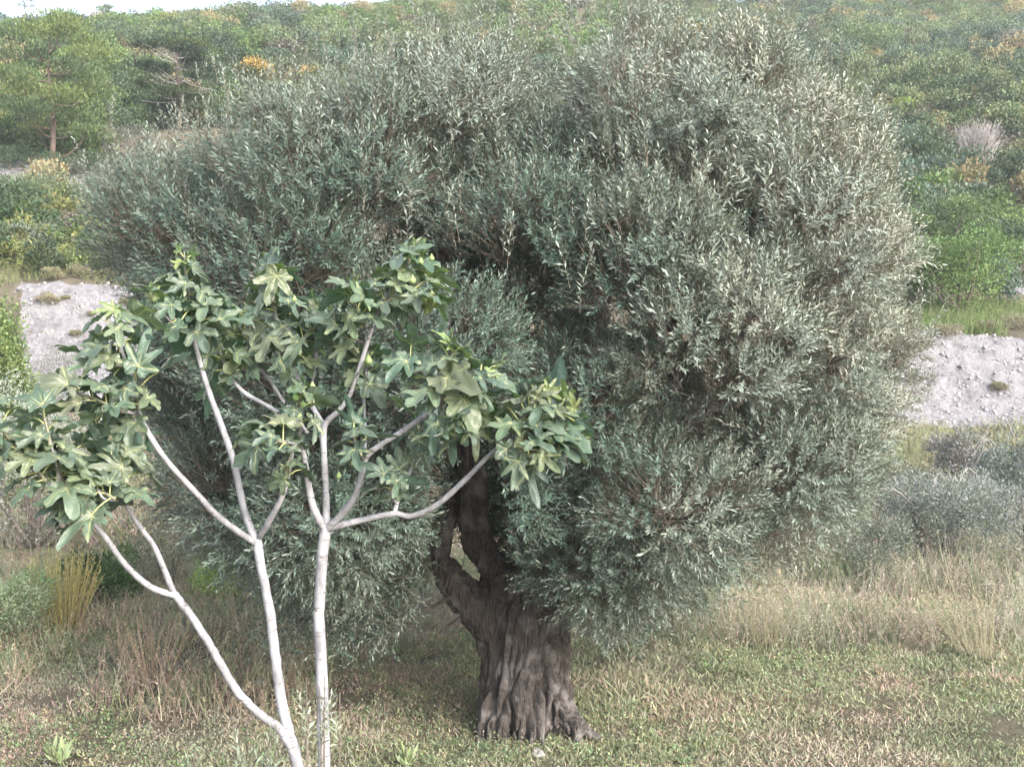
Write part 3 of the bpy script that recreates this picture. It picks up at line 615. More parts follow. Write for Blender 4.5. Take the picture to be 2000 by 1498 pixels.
# prototypes for far bushes
def bush_mesh(look, w=2.2, h=1.7, n=800, L=.18, W=.10, **k):
    m = Mesh(); blob(m, bush_lobes(w, h, random.randint(6, 9)), n, L, W, LOOK[look], **k)
    return m
PROTO = {}
for lk in LOOK:
    for v in range(2):
        m = bush_mesh(lk); PROTO[lk, v] = (np.concatenate(m.V), np.concatenate(m.F), np.concatenate(m.C))
def proto_mesh_data(lk, v):
    key = ('me', lk, v)
    if key not in PROTO:
        m = Mesh(); blob(m, bush_lobes(2.2, 1.7, 8), 1500, .15, .085, LOOK[lk]); o = m.build('hillside_bush', M_LEAF); PROTO[key] = o.data; bpy.data.objects.remove(o)
    return PROTO[key]
looks = list(LOOK); 
def pick_look(x, y, u):
    """the hill's colour drifts: yellow-green left, blue-green and dark lower right"""
    n1 = float(vnoise(np.array([x]), np.array([y]), .05, 21)[0]); n2 = random.random()
    if n2 < .04: return 'leafless greyish'
    if n2 < .10: return 'straw-coloured'
    if u < 520: opts = ['yellow-green', 'grey-green', 'fresh green', 'dark green', 'fresh green']
    elif u > 1500 and y < 75: opts = ['dark green', 'fresh green', 'blue-green', 'dark green', 'grey-green']
    else: opts = ['grey-green', 'dark green', 'blue-green', 'grey-green', 'fresh green']
    return opts[int((n1 * 2.2 + random.random() * .9) * 2) % 5]
def near_bare(x, y): return float(banks(np.array([x]), np.array([y]))[0]) > .25
# individual bushes: unique label each
zones_x = [(-60, 250, 'above the pale left bank'), (250, 520, 'behind the dark pine'), (520, 1000, "over the olive's left shoulder"), (1000, 1400, "above the olive's highest shoots"), (1400, 1720, "over the olive's right shoulder"), (1720, 2060, 'on the open slope right of the olive')]
zones_y = [(104, 121, 'just under the skyline'), (84, 104, 'high on the hill'), (66, 84, 'on the upper middle slope'), (50, 66, 'halfway up the hill'), (36, 50, 'low on the hill')]
used = set(); nb = 0; taken = []
for (x0, x1, zx) in zones_x:
    for (y0, y1, zy) in zones_y:
        vis = {0: (1, 1, 1, 1, 1), 1: (1, 1, 1, 0, 0), 2: (1, 1, 1, 0, 0), 3: (1, 1, 0, 0, 0), 4: (1, 1, 1, 0, 0), 5: (1, 1, 1, 1, 1)}[zones_x.index((x0, x1, zx))][zones_y.index((y0, y1, zy))]
        if not vis: continue
        want = 6 if x0 > 1700 or x0 < 0 else 4
        for k in range(want):
            for _try in range(30):
                u = random.uniform(x0, x1); y = random.uniform(y0, y1); x = (u - 1000) / F * y
                if near_bare(x, y) or (u < 300 and 44 < y < 53.5) or (270 < u < 640 and 50 < y < 60) or any((x - a) ** 2 + (y - b) ** 2 < 6 for a, b in taken): continue
                lk = pick_look(x, y, u); size = random.choice(['small', 'broad', 'tall'])
                if (lk, size, zx, zy) in used: continue
                used.add((lk, size, zx, zy)); taken.append((x, y))
                o = bpy.data.objects.new('hillside_bush', proto_mesh_data(lk, 0)); C.objects.link(o)
                s = {'small': (.75, .75), 'broad': (1.5, 1.05), 'tall': (1.1, 1.6)}[size]
                s = [q * random.uniform(.9, 1.15) for q in s]
                o.scale = (s[0], s[0], s[1]); o.location = (x, y, hz(x, y) - .12); o.rotation_euler = (0, 0, random.uniform(0, 6.28))
                tag(o, f'{size} {lk} bush {zy}, {zx}'.replace('just under the skyline', 'under the skyline').replace('on the upper middle slope', 'on the upper slope').replace('on the open slope right of the olive', 'on the slope right of the olive'), 'bush', 'single bushes in the hillside scrub'); nb += 1
                break
print('individual bushes', nb)
# the rest of the scrub: nobody could count it
S = Mesh(); cnt = 0
yy = 33.5; hit_lim = 60
while yy < 142:
    half = yy * .56 + 2; step = 1.3 + (yy - 33) * .007
    x = -half
    while x < half:
        px_, py_ = x + random.uniform(-.7, .7), yy + random.uniform(-.8, .8); x += step
        if near_bare(px_, py_): continue
        u = 1000 + F * px_ / py_
        if 330 < u < 1650 and py_ < 62: continue           # wholly behind the olive's crown
        if u > 1700 and py_ < 37.5: continue
        if random.random() < .05 or (u < 300 and 44 < py_ < 53.5) or (270 < u < 640 and 50 < py_ < hit_lim): continue
        lk = pick_look(px_, py_, u); V, Fq, Cc = PROTO[lk, random.randint(0, 1)]
        s = random.uniform(.7, 1.3) * (1. if py_ > 48 else .8); a = random.uniform(0, 6.28); ca, sa = math.cos(a), math.sin(a)
        Vt = np.stack([(V[:, 0] * ca - V[:, 1] * sa) * s, (V[:, 0] * sa + V[:, 1] * ca) * s, V[:, 2] * s * random.uniform(.75, 1.25)], -1) + [px_, py_, hz(px_, py_) - .15]
        S.add(Vt, Fq, Cc * random.uniform(.65, 1.35) * [1.05, 1., .95]); cnt += 1
    yy += step * .95
print('scrub', cnt, 'quads', sum(map(len, S.F)))
tag(S.build('hillside_scrub', M_LEAF), 'dense mixed scrub covering the whole hillside behind the trees', 'scrub', kind='stuff')

def ground_at(px, Y):
    if Y < 0: Y = hit(px, -Y).y      # a negative Y is the picture row of the foot
    p = at(px, 700, Y); return Vector((p.x, Y, hz(p.x, Y) - .03))
def shrub(name, px, Y, w, h, pal, n, L, W, label, cat, stems=5, group=None, mat=None, stem_mat=None, lobes=None, **k):
    b = ground_at(px, Y); r = empty(name, b, label=label, cat=cat, group=group)
    lb = [(a[0] + b.x, a[1] + b.y, a[2] + b.z, *a[3:]) for a in (lobes or bush_lobes(w, h, 8))]
    m = Mesh(); blob(m, lb, n, L, W, pal, **k); m.build('foliage', mat or M_LEAF, r, origin=b)
    sm = Mesh()
    for q in range(stems):
        c = lb[random.randrange(len(lb))]; e = np.array(c[:3]) + np.array([0, 0, c[5] * .5]); s0 = np.array(b) + [random.uniform(-.06, .06) * w, random.uniform(-.06, .06) * w, -.05]
        mid = s0 * .5 + e * .5 + rng.normal(0, .06 * w, 3); P_ = spline([s0, mid, e], 4); sm.add(*tube(P_, np.linspace(.016 * w + .008, .005, len(P_)), 6))
    if stems: sm.build('stems', stem_mat or M_TWIG, r, origin=b).name = 'stem'
    return r
for k_, (a_, b_, w_) in enumerate([(1850, -668, .9), (1925, -650, .8), (1985, -646, 1.), (1790, -690, .8), (1955, -770, .55)]):
    shrub('bank_tuft', a_, b_, w_, w_ * .55, [(.24, .22, .17), (.2, .19, .13)], int(1500 * w_), .08, .02, ['dry grassy tuft on the top edge of the right bank, beside the green bush', 'dry grassy tuft on the top edge of the right bank, near the picture edge', 'widest dry tuft on the top edge of the right bank', "dry tuft on the right bank's top edge touching the olive", 'tiny tuft alone in the middle of the pale right bank', 'tiny tuft low on the pale right bank near the picture edge', 'tiny tuft low on the pale right bank above the gnarled shrub', 'tiny tuft high on the pale right bank at the picture edge'][k_], 'plant', 0, 'tufts on the pale right bank', up=.8)
for k_, (a_, b_, w_) in enumerate([(110, -548, .8), (160, -545, .9), (215, -548, .8), (130, -590, .3), (95, -600, .7), (180, -620, .25), (150, -660, .35), (250, -600, .5)]):
    shrub('bank_tuft', a_, b_, w_, w_ * .55, [(.24, .22, .15), (.2, .2, .12)], int(1500 * w_), .08, .02, ['dry tuft on the left end of the pale left bank, top edge', 'widest dry tuft on the top edge of the pale left bank', "dry tuft on the left bank's top edge beside the olive", 'tiny tuft on the upper face of the pale left bank', 'dry tuft on the left side of the pale left bank, beside the lime-green tree', 'smallest tuft in the middle of the pale left bank', 'tiny tuft low on the pale left bank', 'tuft on the right side of the left bank behind the fig leaves'][k_], 'plant', 0, 'tufts on the pale left bank', up=.8)
for a_, b_, l_ in [(25, -335, 'at the left edge'), (130, -350, 'below its bare trunk'), (200, -345, "next to the olive's left edge")]:
    shrub('leafy_bush', a_, b_, 2.6, 1.3, [DARK, (.09, .12, .07)], 3000, .1, .05, 'dark low bush under the broad pine, ' + l_, 'bush', 3)
# two pines on the left slope and small skyline trees
def pine(name, px, Y, h, w, pal, label, pads=11, n=5200, dead=False, L=.30, lean=0, W=.09, low=.35):
    b = ground_at(px, Y); r = empty(name, b, label=label, cat='tree')
    top = np.array(b) + [lean, 0, h * .92]
    tr = spline([np.array(b) - [0, 0, .2], np.array(b) + [lean * .2 + .1, 0, h * .35], np.array(b) + [lean * .6 - .1, 0, h * .65], top], 6)
    Mesh().add(*tube(tr, np.linspace(.022 * h, .02, len(tr)), 10, .05)).build('trunk', M_PBARK, r, origin=b)
    lobes = []; lm = Mesh()
    for q in range(pads):
        f = low + (1 - low) * (q + .5) / pads; a = q * 2.4 + random.uniform(-.4, .4); rr = w * .5 * math.sin(math.pi * min(.95, max(.12, 1.08 - f)) ** .9) * random.uniform(.55, .95)
        c = np.array(b) + [lean * f + math.cos(a) * rr, math.sin(a) * rr, h * f]
        lobes.append((*c, w * random.uniform(.17, .26), w * random.uniform(.17, .26), h * random.uniform(.045, .075)))
        k0 = tr[int(len(tr) * max(0, f - .12))]
        lm.add(*tube(spline([k0, (k0 + c) / 2 + [0, 0, -.05 * h], c], 4), np.linspace(.007 * h, .012, 9), 6))
    lobes.append((top[0], top[1], top[2], w * .16, w * .16, h * .08))
    if dead:
        for q in range(22):
            f = random.uniform(.3, .75); a = random.uniform(0, 6.28); k0 = np.array(b) + [lean * f, 0, h * f]; e = k0 + np.array([math.cos(a) * w * .4, math.sin(a) * w * .4, random.uniform(-.1, .15) * h])
            lm.add(*tube(spline([k0, (k0 + e) / 2 + rng.normal(0, .1, 3), e], 4), np.linspace(.03, .008, 9), 5))
    lm.build('limb', M_PBARK if not dead else M_DTWIG, r, origin=b)
    m = Mesh(); blob(m, lobes, n, L, W, pal, up=.9, out=.5, shell=.8, rnd=.35); m.build('crown', M_LEAF, r, origin=b)
    return r
pine('pine_tree', 105, -338, 7.6, 7.0, [(.12, .16, .055), (.09, .13, .05), (.065, .10, .045)], 'broad yellow-green pine on the left slope, bare trunk against pale rock', pads=20, n=15000, low=.25, L=.2, W=.07)
pine('pine_tree', 352, -262, 5.4, 5.2, [(.03, .05, .028), (.045, .07, .03), (.065, .09, .035)], 'dark round pine with dead grey twigs below the orange bush', pads=15, n=12000, dead=True, low=.22, L=.2, W=.07)
pine('pine_tree', 58, 119, 4.6, 2.6, [(.10, .13, .08)], 'thin sparse pine standing alone on the skyline at far left', pads=5, n=260, L=.5, low=.6)
pine('pine_tree', 215, 121, 2.8, 2.6, [(.11, .15, .08)], 'low spreading pine on the skyline above the pale rocks', pads=6, n=500, L=.45, low=.5)
pine('pine_tree', 1565, 121, 2.6, 2.0, [(.07, .10, .07)], 'small dark pine notching the skyline at the right', pads=5, n=500, L=.45, low=.3)
shrub('autumn_bush', 500, -168, 3.0, 2.0, [ORANGE, (.45, .28, .09), (.40, .30, .10)], 2600, .15, .08, 'orange-yellow bush beside the dark pine', 'bush', 0)
shrub('autumn_bush', 606, -178, 2.0, 1.6, [(.42, .28, .10), YEL], 1500, .14, .08, "small orange-brown bush over the olive's left top", 'bush', 0)
shrub('autumn_bush', 1962, -352, .9, 1.0, [ORANGE, (.55, .38, .08)], 700, .09, .05, 'tiny orange-yellow bush beside the grey leafless tree', 'bush', 0)
shrub('autumn_bush', 1330, -95, 6, 2.6, [(.40, .33, .15), YEL, (.36, .28, .14)], 1800, .2, .11, "wide pale orange bush above the olive's right top", 'bush', 0)
# grey leafless tree
b = ground_at(1905, -358); r = empty('bare_tree', b, label='round leafless grey tree on the slope at the right', cat='tree')
m = Mesh()
for q in range(260):
    a = random.uniform(0, 6.28); e = np.array(b) + [math.cos(a) * random.uniform(.1, 1.5), math.sin(a) * random.uniform(.1, 1.5), random.uniform(1.1, 3.3)]; s0 = np.array(b) + [random.uniform(-.15, .15), random.uniform(-.15, .15), random.uniform(0, .8)]
    m.add(*tube(spline([s0, (s0 + e) / 2 + rng.normal(0, .15, 3), e], 3), np.linspace(.03, .008, 7), 4))
m.build('twigs', M_DTWIG, r, origin=b).name = 'branchwork'
m = Mesh(); blob(m, [(b.x, b.y, b.z + 2.1, 1.5, 1.5, 1.3)], 2600, .16, .018, [(.30, .27, .30), (.24, .22, .24)], shell=.9, up=.6); m.build('fine_twigs', M_LEAF, r, origin=b).name = 'twig_haze'
# nearer slope bushes on the right
shrub('leafy_bush', 1865, 35.2, 3.9, 3.0, [(.11, .18, .065), (.14, .21, .075), (.09, .15, .06)], 9500, .11, .06, 'bright green leafy bush above the pale right bank', 'bush', 6)
shrub('leafy_bush', 1765, 36.5, 2.2, 2.2, [(.11, .165, .07), (.09, .14, .065)], 4500, .1, .055, "mid-green bush touching the olive's right edge above the bank", 'bush', 4)
shrub('leafy_bush', 1985, 40, 3.2, 2.6, [DARK, (.1, .15, .08)], 5000, .12, .06, 'dark green bush at the right edge above the grass strip', 'bush', 4)
shrub('leafy_bush', 1840, 42, 4.2, 3.0, [(.09, .14, .07), (.13, .19, .08)], 9000, .12, .065, 'large dark leafy bush below the grey leafless tree', 'bush', 5)
shrub('leafy_bush', 1700, 84, 5.5, 3.6, [(.10, .15, .08), (.14, .2, .09)], 3500, .2, .11, 'large dark green bush high on the right slope', 'bush', 3)
shrub('leafy_bush', 1750, 64, 1.6, 1.5, [YEL, LIME], 1100, .14, .08, 'small round lime-green bush alone on the right slope', 'bush', 3)
# left side of the slope
shrub('leafy_tree', -10, 22, 2.1, 5.7, [(.14, .20, .07), (.12, .18, .065), (.17, .225, .09)], 21000, .08, .05, 'lime-green leafy tree cut by the left edge', 'tree', 6)
shrub('leafy_bush', 95, 33.8, 2.0, 1.1, [(.26, .29, .10), (.22, .24, .11)], 3600, .07, .04, 'yellow-green bush on top of the pale left bank', 'bush', 4)
shrub('leafy_bush', 165, 33.6, 1.2, 1.0, [(.13, .19, .09)], 2200, .12, .012, 'fine dark green broom on top of the pale left bank', 'bush', 4, up=1.2)
shrub('leafy_bush', 55, 36.0, 2.0, 1.4, [(.2, .22, .19), (.16, .19, .15)], 3000, .07, .04, 'bluish grey bush behind the yellow-green one on the bank', 'bush', 4)
shrub('leafy_bush', 50, -440, 4.4, 2.2, [(.09, .13, .08), (.12, .16, .09)], 7000, .1, .055, 'dark bush in the shade under the broad pine', 'bush', 5)
shrub('leafy_bush', 215, -440, 3.0, 2.0, [(.10, .14, .09), (.14, .15, .12)], 5000, .1, .055, "dark bush tucked against the olive's left edge", 'bush', 5)
shrub('leafy_bush', 262, -318, 3.2, 2.0, [(.17, .16, .17), (.12, .14, .11)], 4000, .1, .03, 'purplish twiggy bush between the two pines', 'bush', 5)
shrub('leafy_bush', 120, 26.5, 2.2, 2.3, [(.19, .18, .17), (.15, .17, .13)], 3500, .07, .02, 'grey twiggy bush at the foot of the pale left bank', 'bush', 5)
shrub('silver_olive', 60, 19.0, 3.2, 3.6, [SILVER, (.3, .34, .28), (.25, .29, .24)], 17000, .065, .016, 'silver-leaved young olive behind the fig at the left edge', 'tree', 7, mat=M_OLIVE)
shrub('leafy_bush', 195, 15.5, 1.2, .95, [(.055, .10, .05), (.08, .13, .055)], 4200, .085, .022, 'dark fern-like bush behind the leaning fig stem', 'bush', 4)
shrub('leafy_bush', 330, 17.0, 1.7, 1.3, [(.12, .14, .10), (.2, .2, .15)], 3500, .06, .02, "dull scrubby bush under the olive's left side", 'bush', 4)
shrub('leafy_weed', 430, 15.6, 1.0, .8, [(.26, .36, .12), (.30, .38, .15)], 4200, .05, .028, 'bright yellow-green leafy weed between the two fig stems', 'plant', 4)
shrub('leafy_weed', -5, 13.2, 1.2, 1.05, [(.2, .28, .16), (.28, .34, .22)], 8000, .045, .02, 'pale green downy weed beside the yellow broom at the left edge', 'plant', 6)
# yellow dry broom: upright stalks
def stalks(name, px, Y, w, h, n, colr, label, cat, lean=(0, 0), group=None, r=.006, spike=.12):
    b = ground_at(px, Y); rt = empty(name, b, label=label, cat=cat, group=group); m = Mesh(); s = Mesh()
    for q in range(n):
        a = random.uniform(0, 6.28); rr = random.random() ** .5 * w * .5; p0 = np.array(b) + [math.cos(a) * rr * .35, math.sin(a) * rr * .35, 0]
        hh = h * random.uniform(.6, 1.02); e = np.array(b) + [math.cos(a) * rr + lean[0], math.sin(a) * rr + lean[1], hh]; c = jit(colr, 1, .15, .04)[0]
        P_ = spline([p0, (p0 + e) / 2 + [random.uniform(-.02, .02), 0, .04 * h], e], 3); m.add(*tube(P_, np.linspace(r, r * .35, len(P_)), 4, cap=False), c)
        k = 22; f = rng.uniform(.35, 1, k); idx = (f * (len(P_) - 1)).astype(int); Q = P_[idx] + (P_[np.minimum(idx + 1, len(P_) - 1)] - P_[idx]) * rng.random((k, 1))
        V, Fq = leaves(Q, nrm(rng.normal(0, .5, (k, 3)) + [0, 0, 1.1]), randdir(k), spike * .3 * rng.uniform(.6, 1.2, k), .009, .1); s.add(V, Fq, rep4(jit(np.array(colr) * 1.08, k, .12)))
    m.build('stalks', M_GRASS, rt, origin=b).name = 'stem'; s.build('seed_heads', M_GRASS, rt, origin=b).name = 'foliage'
    return rt
stalks('dry_broom', 122, 14.0, 1.05, 1.15, 170, (.46, .41, .19), 'golden yellow clump of dry upright stalks at the left', 'plant', spike=.14)
stalks('dry_stalks', 295, 11.8, .9, .8, 34, (.42, .33, .24), 'pale dead branching stalks left of the leaning fig stem', 'plant', r=.005)
stalks('dry_stalks', 235, 12.6, .5, .62, 18, (.42, .34, .26), 'thin group of pale dead stalks below the yellow broom', 'plant', r=.004)
stalks('dry_grass_tuft', 1915, 12.8, 1.0, 1.05, 70, (.36, .33, .23), 'leaning tuft of golden dry grass at the right edge', 'plant', lean=(-.28, 0), r=.003, spike=.08)
stalks('dry_grass_tuft', 1500, 13.4, 1.1, .75, 60, (.34, .33, .22), "faded grass tuft below the olive's right side", 'plant', r=.003, spike=.06)
# gnarled small trees on the right terrace
def gnarled(name, px, Y, w, h, pal, label, cat, n=3500, arcs=9, L=.06, W=.016, trunks=2, cover=1., mat=M_OLIVE, arcmat=M_DTWIG):
    b = ground_at(px, Y); r = empty(name, b, label=label, cat=cat); bb = np.array(b)
    tm = Mesh()
    for q in range(trunks):
        o = (q - (trunks - 1) / 2) * w * .22
        tm.add(*tube(spline([bb + [o * .6, 0, -.1], bb + [o * .8 + random.uniform(-.08, .08), 0, h * .25], bb + [o * 1.3, 0, h * .5]], 5), np.linspace(.055 * w, .03 * w, 11), 9, .08))
    tm.build('trunk', M_TWIG, r, origin=b)
    am = Mesh()
    for q in range(arcs):
        a = random.uniform(0, 6.28); l = w * random.uniform(.3, .62); s0 = bb + [random.uniform(-.15, .15) * w, 0, h * random.uniform(.35, .6)]
        e = s0 + [math.cos(a) * l, math.sin(a) * l * .6, random.uniform(-.35, .2) * h]; mid = (s0 + e) / 2 + [0, 0, h * random.uniform(.18, .38)]
        am.add(*tube(spline([s0, mid, e], 6), np.linspace(.006 * w, .0025 * w, 13), 5))
    am.build('branch', arcmat, r, origin=b)
    m = Mesh(); lb = [(a_[0] + b.x, a_[1] + b.y, a_[2] + b.z, *a_[3:]) for a_ in bush_lobes(w, h, 9)]
    blob(m, lb, int(n * cover), L, W, pal, shell=.7, up=.3); m.build('foliage', mat, r, origin=b)
    return r
gnarled('gnarled_shrub', 1882, 24.0, 1.8, 1.75, [(.2, .19, .2), (.16, .17, .15)], 'grey gnarled shrub with two dark trunks before the pale bank', 'shrub', n=6500, arcs=11, L=.10, W=.03)
gnarled('gnarled_shrub', 1735, 20.5, .7, 1.25, [(.17, .15, .15), (.14, .13, .12)], 'small dark knotty shrub between the olive and the grey shrubs', 'shrub', n=2200, arcs=5, trunks=1, L=.08, W=.02)
gnarled('blue_grey_shrub', 1985, 21.5, 2.0, 2.6, [(.10, .13, .13), (.13, .16, .15)], 'dark blue-grey shrub at the right edge', 'shrub', n=11000, arcs=7, L=.08, W=.025)
gnarled('blue_grey_shrub', 1835, 18.3, 2.8, 2.0, [(.22, .245, .235), (.17, .195, .185), (.13, .155, .14)], 'wide silvery blue-grey shrub with arching pale branches on the right terrace', 'shrub', n=24000, arcs=7)
gnarled('blue_grey_shrub', 1712, 17.3, 1.7, 1.5, [(.09, .115, .09), (.13, .15, .12)], "low dark shrub tucked under the olive's right edge", 'shrub', n=6000, arcs=5, trunks=1, arcmat=M_TWIG)
gnarled('blue_grey_shrub', 2030, 17.2, 1.4, 1.9, [(.15, .17, .17), (.1, .12, .12)], 'dark low branch of a grey shrub reaching in at the right edge', 'shrub', n=4500, arcs=7)
# shoots of olive suckers and pale weeds near the fig
def sprout(name, px, py, Y, k, spread, label, cat, colr, scale=1., upd=(0, 0, 1)):
    c = np.array(at(px, py, Y)); b = Vector((c[0], Y, hz(c[0], Y))); r = empty(name, b, label=label, cat=cat); lm, wm = Mesh(), Mesh()
    for q in range(k):
        e = c + rng.normal(0, spread, 3) * [1, .6, 1]; s0 = np.array(b) + rng.normal(0, .03, 3) * [1, 1, 0]
        P_ = spline([s0, (s0 + e) / 2 + rng.normal(0, .03, 3), e], 6); wm.add(*tube(P_, np.linspace(.005, .0018, len(P_)), 5), (1, 1, 1))
        kk = np.unique(np.linspace(len(P_) * .55, len(P_) - 2, 4).astype(int)); T = P_[kk + 1] - P_[kk]
        scatter_twigs(P_[kk], nrm(T) + rng.normal(0, .2, T.shape), np.broadcast_to(np.array(colr), (len(kk), 3)).copy(), scale, False, lm)
    wm.build('stem', M_TWIG, r, origin=b); lm.build('leaves', M_OLIVE, r, origin=b)
    return r
sprout('olive_sucker', 622, 1340, 3.7, 7, .04, 'thin olive sucker crossing the lower part of the straight fig stem', 'plant', (.24, .27, .2), .62)
sprout('olive_sucker', 490, 1440, 3.9, 12, .07, 'leafy olive sucker at the foot of the forked fig stem', 'plant', (.2, .25, .17), .7)
sprout('olive_sucker', 375, 1470, 4.2, 6, .07, 'low olive sucker left of the fig stems at the bottom edge', 'plant', (.15, .2, .13), .7)
# fresh pale sprouts: broad blades
def blades(name, px, py, Y, n, h, colr, label, w=.03):
    b = hit(px, py) if Y is None else ground_at(px, Y); r = np.array(b); d = nrm(np.stack([rng.normal(0, .45, n), rng.normal(0, .45, n), np.ones(n)], -1))
    V, Fq = leaves(np.broadcast_to(r, (n, 3)) + rng.normal(0, .02, (n, 3)) * [1, 1, 0] + d * h * rng.uniform(0, .5, (n, 1)), d, randdir(n), h * rng.uniform(.4, 1, n), w, .15)
    o = Mesh().add(V, Fq, rep4(jit(colr, n, .12))).build(name, M_GRASS, origin=b); return tag(o, label, 'plant')
blades('weed_sprout', 118, 1497, None, 34, .22, (.30, .36, .2), 'pale green thistle-like sprout at the bottom left', .035)
blades('weed_sprout', 797, 1497, None, 34, .18, (.27, .33, .18), 'pale green sprout right of the fig stems at the bottom edge', .03)
# stones
def stone(name, px, py, s, label, Y=None, group=None):
    b = hit(px, py) if Y is None else ground_at(px, Y); bp = []
    th, ph = np.meshgrid(np.linspace(0, 2 * math.pi, 17)[:-1], np.linspace(.02, math.pi - .02, 10)); V = np.stack([np.cos(th) * np.sin(ph), np.sin(th) * np.sin(ph), np.cos(ph) * .62], -1).reshape(-1, 3)
    o_ = random.uniform(0, 99); V = np.array([v * (1 + .55 * mnoise.noise((v[0] * 1.3 + o_, v[1] * 1.3, v[2] * 1.6)) + .12 * mnoise.noise((v[0] * 5 + o_, v[1] * 5, v[2] * 5))) for v in V]) * s + np.array(b)
    i, j = np.meshgrid(np.arange(9), np.arange(16), indexing='ij'); Fq = np.stack([i * 16 + j, (i + 1) * 16 + j, (i + 1) * 16 + (j + 1) % 16, i * 16 + (j + 1) % 16], -1).reshape(-1, 4)
    o = build(name, V, Fq, M_ROCK, origin=b); return tag(o, label, 'stone', group)
stone('stone', 1050, 1478, .075, 'small pale stone just below the roots of the olive trunk')
stone('stone', 515, 1338, .09, 'pale stone half hidden in grass behind the fork of the fig stems')
stone('rock', 400, 78, .95, 'pale boulder high on the left hillside, larger of two', 101)
stone('rock', 376, 86, .7, 'pale low boulder just left of the larger boulder', 98)
stone('rock', 282, 108, .75, 'pale rock lower down, left of the two boulders', 92)
stone('rock', 1655, 66, 1.1, 'pale rock showing in the scrub high on the right hillside', 97)

n = 60000; x = rng.uniform(-16, 17, n); y = rng.uniform(27.5, 32.2, n); kp = banks(x, y) > rng.uniform(.2, 1, n); x, y = x[kp][:3000], y[kp][:3000]; n = len(x)
c = np.stack([x, y, height(x, y)], -1); s_ = .014 * np.exp(np.minimum(rng.exponential(.5, (n, 1)), 1.5)); ax3 = [randdir(n) for _ in range(2)]; e3 = nrm(np.cross(ax3[0], ax3[1])); e2 = np.cross(e3, ax3[0])
q8 = np.array([(-1, -1, -1), (1, -1, -1), (1, 1, -1), (-1, 1, -1), (-.7, -.8, .8), (.8, -.7, .7), (.7, .8, .9), (-.8, .6, .7)])
V = (c[:, None] + s_[..., None] * (q8[None, :, 0:1] * ax3[0][:, None] + q8[None, :, 1:2] * e2[:, None] * .8 + q8[None, :, 2:3] * e3[:, None] * .7)).reshape(-1, 3)
Fq = (np.array([[0, 3, 2, 1], [4, 5, 6, 7], [0, 1, 5, 4], [1, 2, 6, 5], [2, 3, 7, 6], [3, 0, 4, 7]])[None] + np.arange(n)[:, None, None] * 8).reshape(-1, 4)
tag(build('rubble', V, Fq, M_ROCK), 'small pale stones and clods lying on the bare banks', 'stones', kind='stuff')

# ------------------------------------------------------------------ grass and weeds
def pts_in_view(n, y0, y1, margin=80, u0=None, u1=None):
    y = np.sqrt(rng.uniform(y0 ** 2, y1 ** 2, n)); u = rng.uniform(-margin if u0 is None else u0, 2000 + margin if u1 is None else u1, n)
    x = (u - 1000) / F * y; return x, y, u
DRY, PINK, GRN, LGR, OLV = np.array([.42, .375, .30]), np.array([.45, .33, .29]), np.array([.17, .215, .125]), np.array([.28, .31, .20]), np.array([.23, .24, .145])
def ground_colour(x, y, u, n):
    f = vnoise(x, y, .42, 31) * .6 + vnoise(x, y, 1.6, 32) * .4
    g = vnoise(x, y, .7, 33)
    dry = f - .02 + .18 * np.exp(-((x + 3.6) / 1.9) ** 2) * np.clip((y - 10) / 1.2, 0, 1) - .14 * np.exp(-((x + 3) / 3) ** 2 - ((y - 9.6) / .5) ** 2) + .16 * np.exp(-((x + .9) / .9) ** 2 - ((y - 12.3) / 1.6) ** 2) - .12 * np.exp(-((x - 2.2) / 1.5) ** 2 - ((y - 14.3) / 1.3) ** 2)
    dry = dry + rng.normal(0, .13, n); c = np.empty((n, 3))
    t = np.clip((dry - .36) / .26, 0, 1)[:, None]; a = np.where((g > .5)[:, None], LGR, GRN * .6 + LGR * .4); b = np.where((g + rng.normal(0, .15, n) > .58)[:, None], PINK, DRY)
    c = a * (1 - t) + b * t; return jit(c, n, .2, .05)
def grass(n, y0, y1, h0, h1, w, name, label, tall=False, **kw):
    x, y, u = pts_in_view(n, y0, y1, **kw); ok = banks(x, y) < .3; x, y, u = x[ok], y[ok], u[ok]; n = len(x); z = height(x, y) - .01
    P0 = np.stack([x, y, z], -1); D = nrm(np.stack([rng.normal(0, .95, n), rng.normal(0, .95, n), np.ones(n)], -1)); hh = rng.uniform(h0, h1, n) * (.6 + .8 * vnoise(x, y, .9, 41))
    return x, y, u, n, P0, D, hh
S = Mesh()
x, y, u, n, P0, D, hh = grass(520000, 8.6, 19, .022, .09, .008, '', '')
kp = vnoise(x, y, 1.3, 47) + .5 * vnoise(x, y, 4, 48) + rng.normal(0, .15, n) > .52; x, y, u, P0, D, hh = x[kp], y[kp], u[kp], P0[kp], D[kp], hh[kp]; n = len(x); hh = hh * (1 + 1.2 * (rng.random(n) < .05))
V, Fq = leaves(P0, D, randdir(n), hh, .009 * rng.uniform(.6, 1.5, n), .1); S.add(V, Fq, rep4(ground_colour(x, y, u, n)))
x, y, u, n, P0, D, hh = grass(70000, 19, 29.5, .08, .3, .008, '', '')
V, Fq = leaves(P0, D, randdir(n), hh, .022 * rng.uniform(.6, 1.4, n), .1); S.add(V, Fq, rep4(ground_colour(x, y, u, n) * .95))
tag(S.build('grass', M_GRASS), 'short half-dry grass carpeting the ground under the trees', 'grass', kind='stuff')
